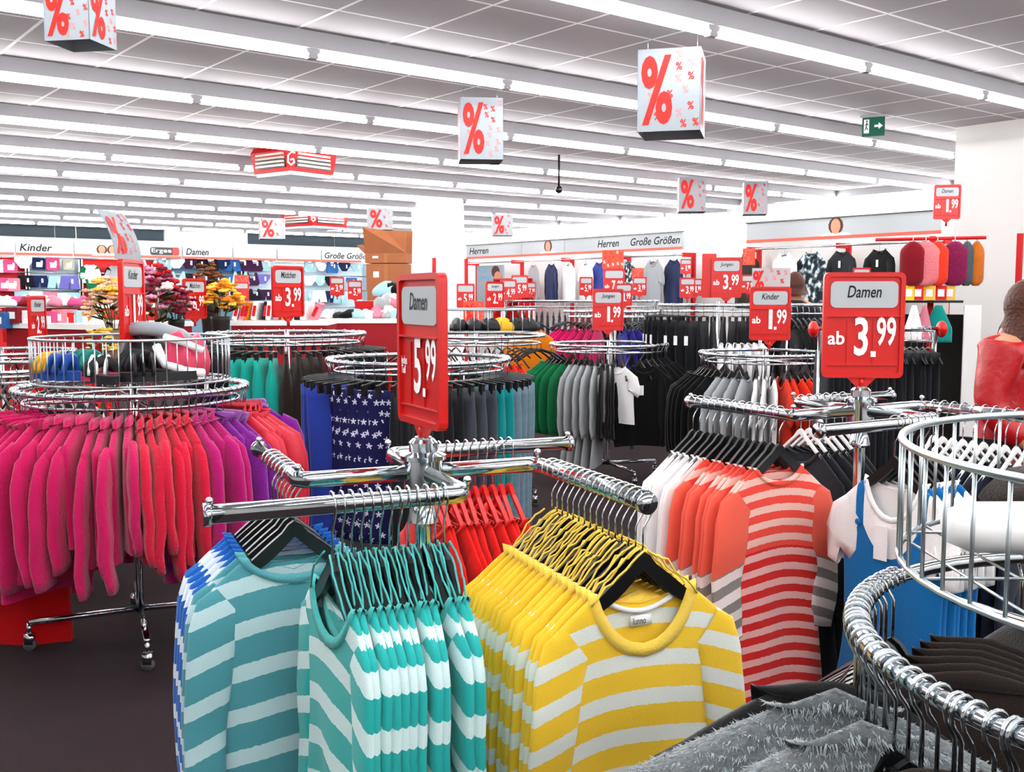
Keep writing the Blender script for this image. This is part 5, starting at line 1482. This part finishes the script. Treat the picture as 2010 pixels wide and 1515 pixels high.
# ------------------------------------------------------------------ basket contents
def sandal(p, rz, c_, lab, cat='shoe', s=1.0, strap=None):
    root = empty('sandal', p, rz, lab, cat)
    sole = [(.045 * math.cos(a) * (1 + .25 * math.sin(a)), .125 * math.sin(a)) for a in [2 * PI * i / 20 for i in range(20)]]
    n = 20
    v = [(x * s, y * s, 0) for x, y in sole] + [(x * s, y * s, .03 * s) for x, y in sole]
    MB().add(v, [tuple(range(n))[::-1], tuple(range(n, 2 * n))] + [(i, (i + 1) % n, (i + 1) % n + n, i + n) for i in range(n)]).build('sole', MATS[c_], root, False)
    mb = MB()
    for yy in (.02, .05, .075):
        mb.tube([(.05 * s * math.cos(a), yy * s + .0, .02 * s + .055 * s * math.sin(a)) for a in [PI * i / 10 for i in range(11)]], .012 * s, 6, flat=(1.6, .5))
    mb.build('upper', MATS[strap or c_], root)
    return root
for nm, h_ in (('s_blue', '134a9c'), ('s_yellow', 'e9b21c'), ('s_pink', 'd83a5c'), ('s_white', 'f3efef'), ('s_dark', '1a1b1e'), ('s_teal', '0c7a70')): mat(nm, h_, .5)
def ab_(px, py, r): 
    p = at(px, py, 4.75 - r); return p
def in_basket(px, yoff, z):
    d = ray(px, 700); Dd = 4.75 + yoff
    return Vector((d.x * Dd / d.y, Dd, z))
for i, (px, yo, z, rz, c_, st_, s, lab) in enumerate([
    (122, -.2, 1.235, 1.2, 's_blue', 's_yellow', 1.25, 'yellow and blue sandal at the left of the wire basket'),
    (150, -.27, 1.235, 1.5, 's_blue', 's_blue', 1.3, 'blue sandal in front of the yellow-strapped one in the basket'),
    (188, -.15, 1.25, 1.1, 's_yellow', 's_teal', 1.2, 'teal-strapped sandal with a yellow sole in the basket'),
    (224, -.28, 1.235, 1.7, 's_pink', 's_white', 1.2, 'pink sandal with a white strap in the middle of the basket'),
    (206, -.34, 1.23, .6, 's_dark', 's_dark', 1.2, 'dark sandal near the front of the pink rack basket'),
    (285, -.22, 1.24, .9, 's_dark', 's_dark', 1.35, 'dark clog right of the middle of the sandal basket'),
    (310, -.3, 1.235, 2.0, 's_dark', 's_dark', 1.3, 'dark shoe at the right front of the sandal basket')]):
    sandal(in_basket(px, yo, z), rz, c_, lab, s=s, strap=st_)
pz = in_basket(365, -.12, 1.3); o = blob(pz, (.1, .13, .13), 's_pink', 'bright pink stuffed slipper at the right of the sandal basket', 'slipper', 'slipper', 15)
MB().tube([(-.1, -.09, .08), (-.05, -.13, .0), (.05, -.13, -.03), (.1, -.08, -.04)], .02, 8).tube([(-.06, -.1, .12), (.02, -.12, .1), (.1, -.08, .06)], .016, 8).build('white_trim', M['white'], o)
o = MB().tube([(-.17, 0, 0), (-.08, 0, .01), (.0, -.02, .005), (.1, -.03, -.02), (.16, -.03, -.06)], [.03, .033, .034, .03, .022], 10).build('rolled_towel', M['paper'], None, True, in_basket(315, -.02, 1.442), .1); tag(o, 'pale rolled cloth lying across the top of the sandal basket', 'cloth')
o = blob(in_basket(290, .05, 1.31), (.13, .12, .12), 's_dark', 'dark bag in the middle of the sandal basket', 'bag', 'bag', 8)
# foreground basket contents
def jb(x, y, z): return Vector((Jc.x + x, Jc.y + y, z))
o = MB().tube([(-.2, 0, 0), (-.17, 0, 0), (0, 0, 0), (.2, 0, 0)], [.03, .045, .05, .05], 16, flat=(1.2, .8)).build('slipper', M['white'], None, True, jb(-.18, .13, 1.262), -.1); tag(o, 'white plastic slipper lying in the foreground wire basket', 'shoe')
o = blob(jb(-.12, .31, 1.275), (.15, .09, .045), 'brown_coat_cloth', 'grey-brown shoe at the back of the foreground wire basket', 'shoe', 'shoe', 21, .2)
o = blob(jb(-.08, -.24, 1.26), (.12, .08, .05), 'slate_plush', 'grey shoe near the front of the foreground basket', 'shoe', 'shoe', 22, .3)
# shoes in the middle basket
for i, px in enumerate((900, 930, 960, 985, 1015, 1035)):
    d = ray(px, 640); Dd = 7.45; p = Vector((d.x * Dd / d.y, Dd, 1.37))
    o = blob(p, (.06, .1, .06), 's_dark' if i != 3 else 's_yellow', None, 'shoe', 'shoe', 30 + i, .4 * i); reg(o, 'dark shoe' if i != 3 else 'yellow shoe', 'in the basket beyond the 5.99 sign', 'shoe')
p = at(1040, 605, 9.6); far_hanger(p, .15); o = garment('kidtop', 'ochre_jersey', p, .15, 'x', '', True, scale=1.0); REG.pop(); tag(o, 'ochre orange top turned to the front behind the dark shoe basket', 'shirt')
if 'group' in o: del o['group']
# extra goods seen on rear racks
FARo = FAR.build('clothes_hangers', [M['black'], M['chrome']]); tag(FARo, 'mass of hangers on the rear racks and along the right wall', 'clothes hangers', None, 'stuff')
# ------------------------------------------------------------------ people
def skin_body(name, pts, edges, rad, m, root_i=0, sub=2):
    me = bpy.data.meshes.new(name); me.from_pydata(pts, edges, []); me.update()
    o = bpy.data.objects.new(name, me); COL.objects.link(o)
    me.materials.append(m)
    sk = o.modifiers.new('skin', 'SKIN'); sk.use_smooth_shade = True
    for i, r in enumerate(rad):
        d = me.skin_vertices[0].data[i]; d.radius = r if isinstance(r, tuple) else (r, r); d.use_root = (i == root_i)
    sb = o.modifiers.new('sub', 'SUBSURF'); sb.levels = sub; sb.render_levels = sub
    bpy.context.view_layer.update()
    dg = bpy.context.evaluated_depsgraph_get()
    m2 = bpy.data.meshes.new_from_object(o.evaluated_get(dg)); m2.name = name
    bpy.data.objects.remove(o)
    if not m2.materials: m2.materials.append(m)
    for p_ in m2.polygons: p_.use_smooth = True
    return m2
def bodyfig(h, stoop=0.0):
    s = h / 1.7
    P = [(0, 0, .95), (0, -.01 - stoop * .3, 1.15), (0, -.02 - stoop * .7, 1.33), (0, -.01 - stoop, 1.42), (0, -.01 - stoop * 1.15, 1.5), (0, -.03 - stoop * 1.3, 1.6),
         (-.17, -stoop * .9, 1.38), (-.23, .02 - stoop * .8, 1.12), (-.2, -.16 - stoop, .95), (.17, -stoop * .9, 1.38), (.23, .02 - stoop * .8, 1.12), (.2, -.16 - stoop, .95),
         (-.1, 0, .88), (-.1, -.01, .48), (-.1, .02, .09), (-.1, -.13, .04), (.1, 0, .88), (.1, -.01, .48), (.1, .02, .09), (.1, -.13, .04)]
    E = [(0, 1), (1, 2), (2, 3), (3, 4), (4, 5), (3, 6), (6, 7), (7, 8), (3, 9), (9, 10), (10, 11), (0, 12), (12, 13), (13, 14), (14, 15), (0, 16), (16, 17), (17, 18), (18, 19)]
    R = [(.15, .11), (.14, .1), (.17, .11), (.12, .08), .055, .085, .07, .055, .038, .07, .055, .038, .085, .06, .042, .035, .085, .06, .042, .035]
    P = [tuple(c_ * s for c_ in q) for q in P]; R = [(r[0] * s, r[1] * s) if isinstance(r, tuple) else r * s for r in R]
    return P, E, R, s
def person(p, rz, h, lab, top_m, leg_m, hair_len, stoop=0.0, turn=0.0):
    P, E, R, s = bodyfig(h, stoop)
    root = empty('person', (p.x, p.y, 0), rz, lab, 'person')
    link('body', skin_body('body', P, E, R, M['skin']), root)
    # head with a face
    hd = MB().ball((0, 0, 0), (.078, .098, .115), 20, 14)
    def sh(v):
        x, y, z = v
        if z < 0: x *= 1 - .25 * (-z / .115); y = y - .01 * (-z / .115)
        return (x, y, z)
    hd.v = [sh(v) for v in hd.v]
    hd.ball((0, -.098, -.015), (.014, .02, .022), 10, 6)
    for sg in (-1, 1): hd.ball((sg * .078, .01, 0), (.01, .02, .03), 8, 6)
    hc = Vector(P[5]) + Vector((0, -.01, .01))
    ho = hd.build('head', M['skin'], root, True, hc, turn); ho.scale = (s,) * 3
    ey = MB()
    for sg in (-1, 1): ey.ball((sg * .03, -.088, .01), (.012, .008, .007), 8, 6)
    ey.build('eyes', M['ink'], ho)
    MB().ball((0, -.09, -.058), (.024, .01, .008), 10, 6).build('mouth', mat('lip', '9c4038', .5), ho)
    # hair: cap open at the face, falling to the shoulders
    n, k = 26, 12; v = []
    for i in range(k + 1):
        a = PI * .62 * min(1, i / 8)
        for j in range(n):
            q = 2 * PI * j / n
            fr = max(0, -math.sin(q))                 # front of the face
            aa = a * (1 - .5 * fr ** 1.5)
            x = .092 * math.sin(aa) * math.cos(q); y = .112 * math.sin(aa) * math.sin(q) + .008; z = .13 * math.cos(aa)
            if i > 8:
                tt = (i - 8) / (k - 8); kk = (1 - fr ** .7)
                z -= hair_len * tt * kk; x *= 1 + (.5 + hair_len) * tt * kk; y = y * (1 + .5 * tt * kk) + .01 * tt
            v.append((x, y, z))
    MB().add(v, [(i * n + j, i * n + (j + 1) % n, (i + 1) * n + (j + 1) % n, (i + 1) * n + j) for i in range(k) for j in range(n)]).build('hair', M['brownhair'], ho)
    # clothing a little outside the body
    idx = [0, 1, 2, 3, 6, 7, 8, 9, 10, 11]; mp = {a: i for i, a in enumerate(idx)}
    RJ = []
    for a in idx:
        r = R[a]; g = .045 if a in (3, 6, 9) else .026
        RJ.append((r[0] + g, r[1] + g) if isinstance(r, tuple) else r + g)
    PJ_ = [P[a] for a in idx]; EJ = [(mp[a], mp[b]) for a, b in E if a in mp and b in mp]
    PJ_.append(tuple(Vector(P[3]) * .6 + Vector(P[4]) * .4)); RJ.append(.088 * s); EJ.append((mp[3], len(PJ_) - 1))
    for sd_, a_ in ((-1, 6), (1, 9)):
        PJ_.append((sd_ * .085 * s, P[3][1] * .5 + P[a_][1] * .5, 1.425 * s)); RJ.append(.075 * s); EJ.append((mp[3], len(PJ_) - 1))
    PJ_.append((0, 0, .82 * s)); RJ.append((.17 * s, .13 * s)); EJ.append((0, len(PJ_) - 1))
    for sl_ in (6, 9): PJ_[mp[8 if sl_ == 6 else 11]] = tuple(Vector(P[8 if sl_ == 6 else 11]) * .9 + Vector(P[7 if sl_ == 6 else 10]) * .1)
    j = link('jacket', skin_body('jacket', PJ_, EJ, RJ, top_m), root)
    idx = [0, 12, 13, 14, 16, 17, 18]; mp = {a: i for i, a in enumerate(idx)}
    RT = []
    for a in idx:
        r = R[a]; RT.append((r[0] + .012, r[1] + .012) if isinstance(r, tuple) else r + .014)
    link('trousers', skin_body('trousers', [P[a] for a in idx], [(mp[a], mp[b]) for a, b in E if a in mp and b in mp], RT, leg_m), root)
    for sg, fi in ((-1, 14), (1, 18)):
        q = Vector(P[fi]); MB().ball((q.x, q.y - .06 * s, .045), (.05, .135, .05), 12, 8).build('shoe', M['black'], root)
    # hands: palm, four fingers and a thumb
    for sg, wi, ei in ((-1, 8, 7), (1, 11, 10)):
        wv, ev = Vector(P[wi]), Vector(P[ei]); d = (wv - ev).normalized(); sd = Vector((1, 0, 0)); up = d.cross(sd).normalized()
        Ps = [wv, wv + d * .05]; Es = [(0, 1)]; Rs = [(.02, .026), (.018, .034)]
        for f in range(4):
            b0 = len(Ps); o_ = sd * (.027 - .018 * f); ln = (.062, .07, .066, .052)[f]
            Ps += [wv + d * .085 + o_, wv + d * (.085 + ln * .5) + o_ - up * .008, wv + d * (.085 + ln) * .98 + o_ - up * .028]; Es += [(1, b0), (b0, b0 + 1), (b0 + 1, b0 + 2)]; Rs += [.0095, .0085, .0075]
        b0 = len(Ps); Ps += [wv + d * .03 + sd * -sg * .04, wv + d * .065 + sd * -sg * .055 - up * .01]; Es += [(0, b0), (b0, b0 + 1)]; Rs += [.011, .009]
        link('hand', skin_body('hand', [tuple(q) for q in Ps], Es, Rs, M['skin'], 0, 2), root)
    return root, j, s
redleather = mat('red_leather', 'b40914', .4, bump=.9, bscale=11, spec=.5)
pw = at(1978, 700, 4.9)
ro, jk, s = person(pw, .75, 1.64, 'long-haired person in a red leather jacket at the right edge', redleather, MATS['charcoal_jersey'], .34, .04, -.1)
MB().ball((-.1, -.165, 1.12), (.016, .008, .016)).build('button', M['white'], jk)
MB().tube([(.072 * math.cos(q * PI / 8), -.045 + .07 * math.sin(q * PI / 8), 1.405 + .02 * math.sin(q * PI / 8)) for q in range(16)], .028, 8, True, flat=(.6, 1.2)).build('jacket_collar', redleather, jk)
pw = at(2030, 700, 6.3); person(pw, .5, 1.73, 'brown-haired person behind the red jacket at the right edge', MATS['charcoal_jersey'], MATS['dark_denim'], .05)
pw = at(1556, 700, 10.4); person(pw, 2.7, 1.80, 'person in a dark jacket before the camouflage shirt', MATS['charcoal_jersey'], MATS['dark_denim'], .04)
# ------------------------------------------------------------------ labels by counting
from collections import defaultdict
byk = defaultdict(list)
for e in REG: byk[(e[1], e[2])].append(e)
for (desc, place), L_ in byk.items():
    L_.sort(key=lambda e: e[3])
    for i, (o, d, pl_, key, how) in enumerate(L_):
        if len(L_) == 1: o['label'] = d + ' ' + pl_.replace('from the front ', '').replace('from the left ', '').strip(); 
        else:
            if pl_.startswith('from the'): o['label'] = '%s, %s %s' % (d, ordw(i + 1), pl_)
            elif pl_ == 'by distance': o['label'] = '%s, %s from the front' % (d, ordw(i + 1))
            else: o['label'] = '%s, %s from the left %s' % (d, ordw(i + 1), pl_)
        w_ = o['label'].split()
        if len(w_) > 16: o['label'] = ' '.join(w_[:16])
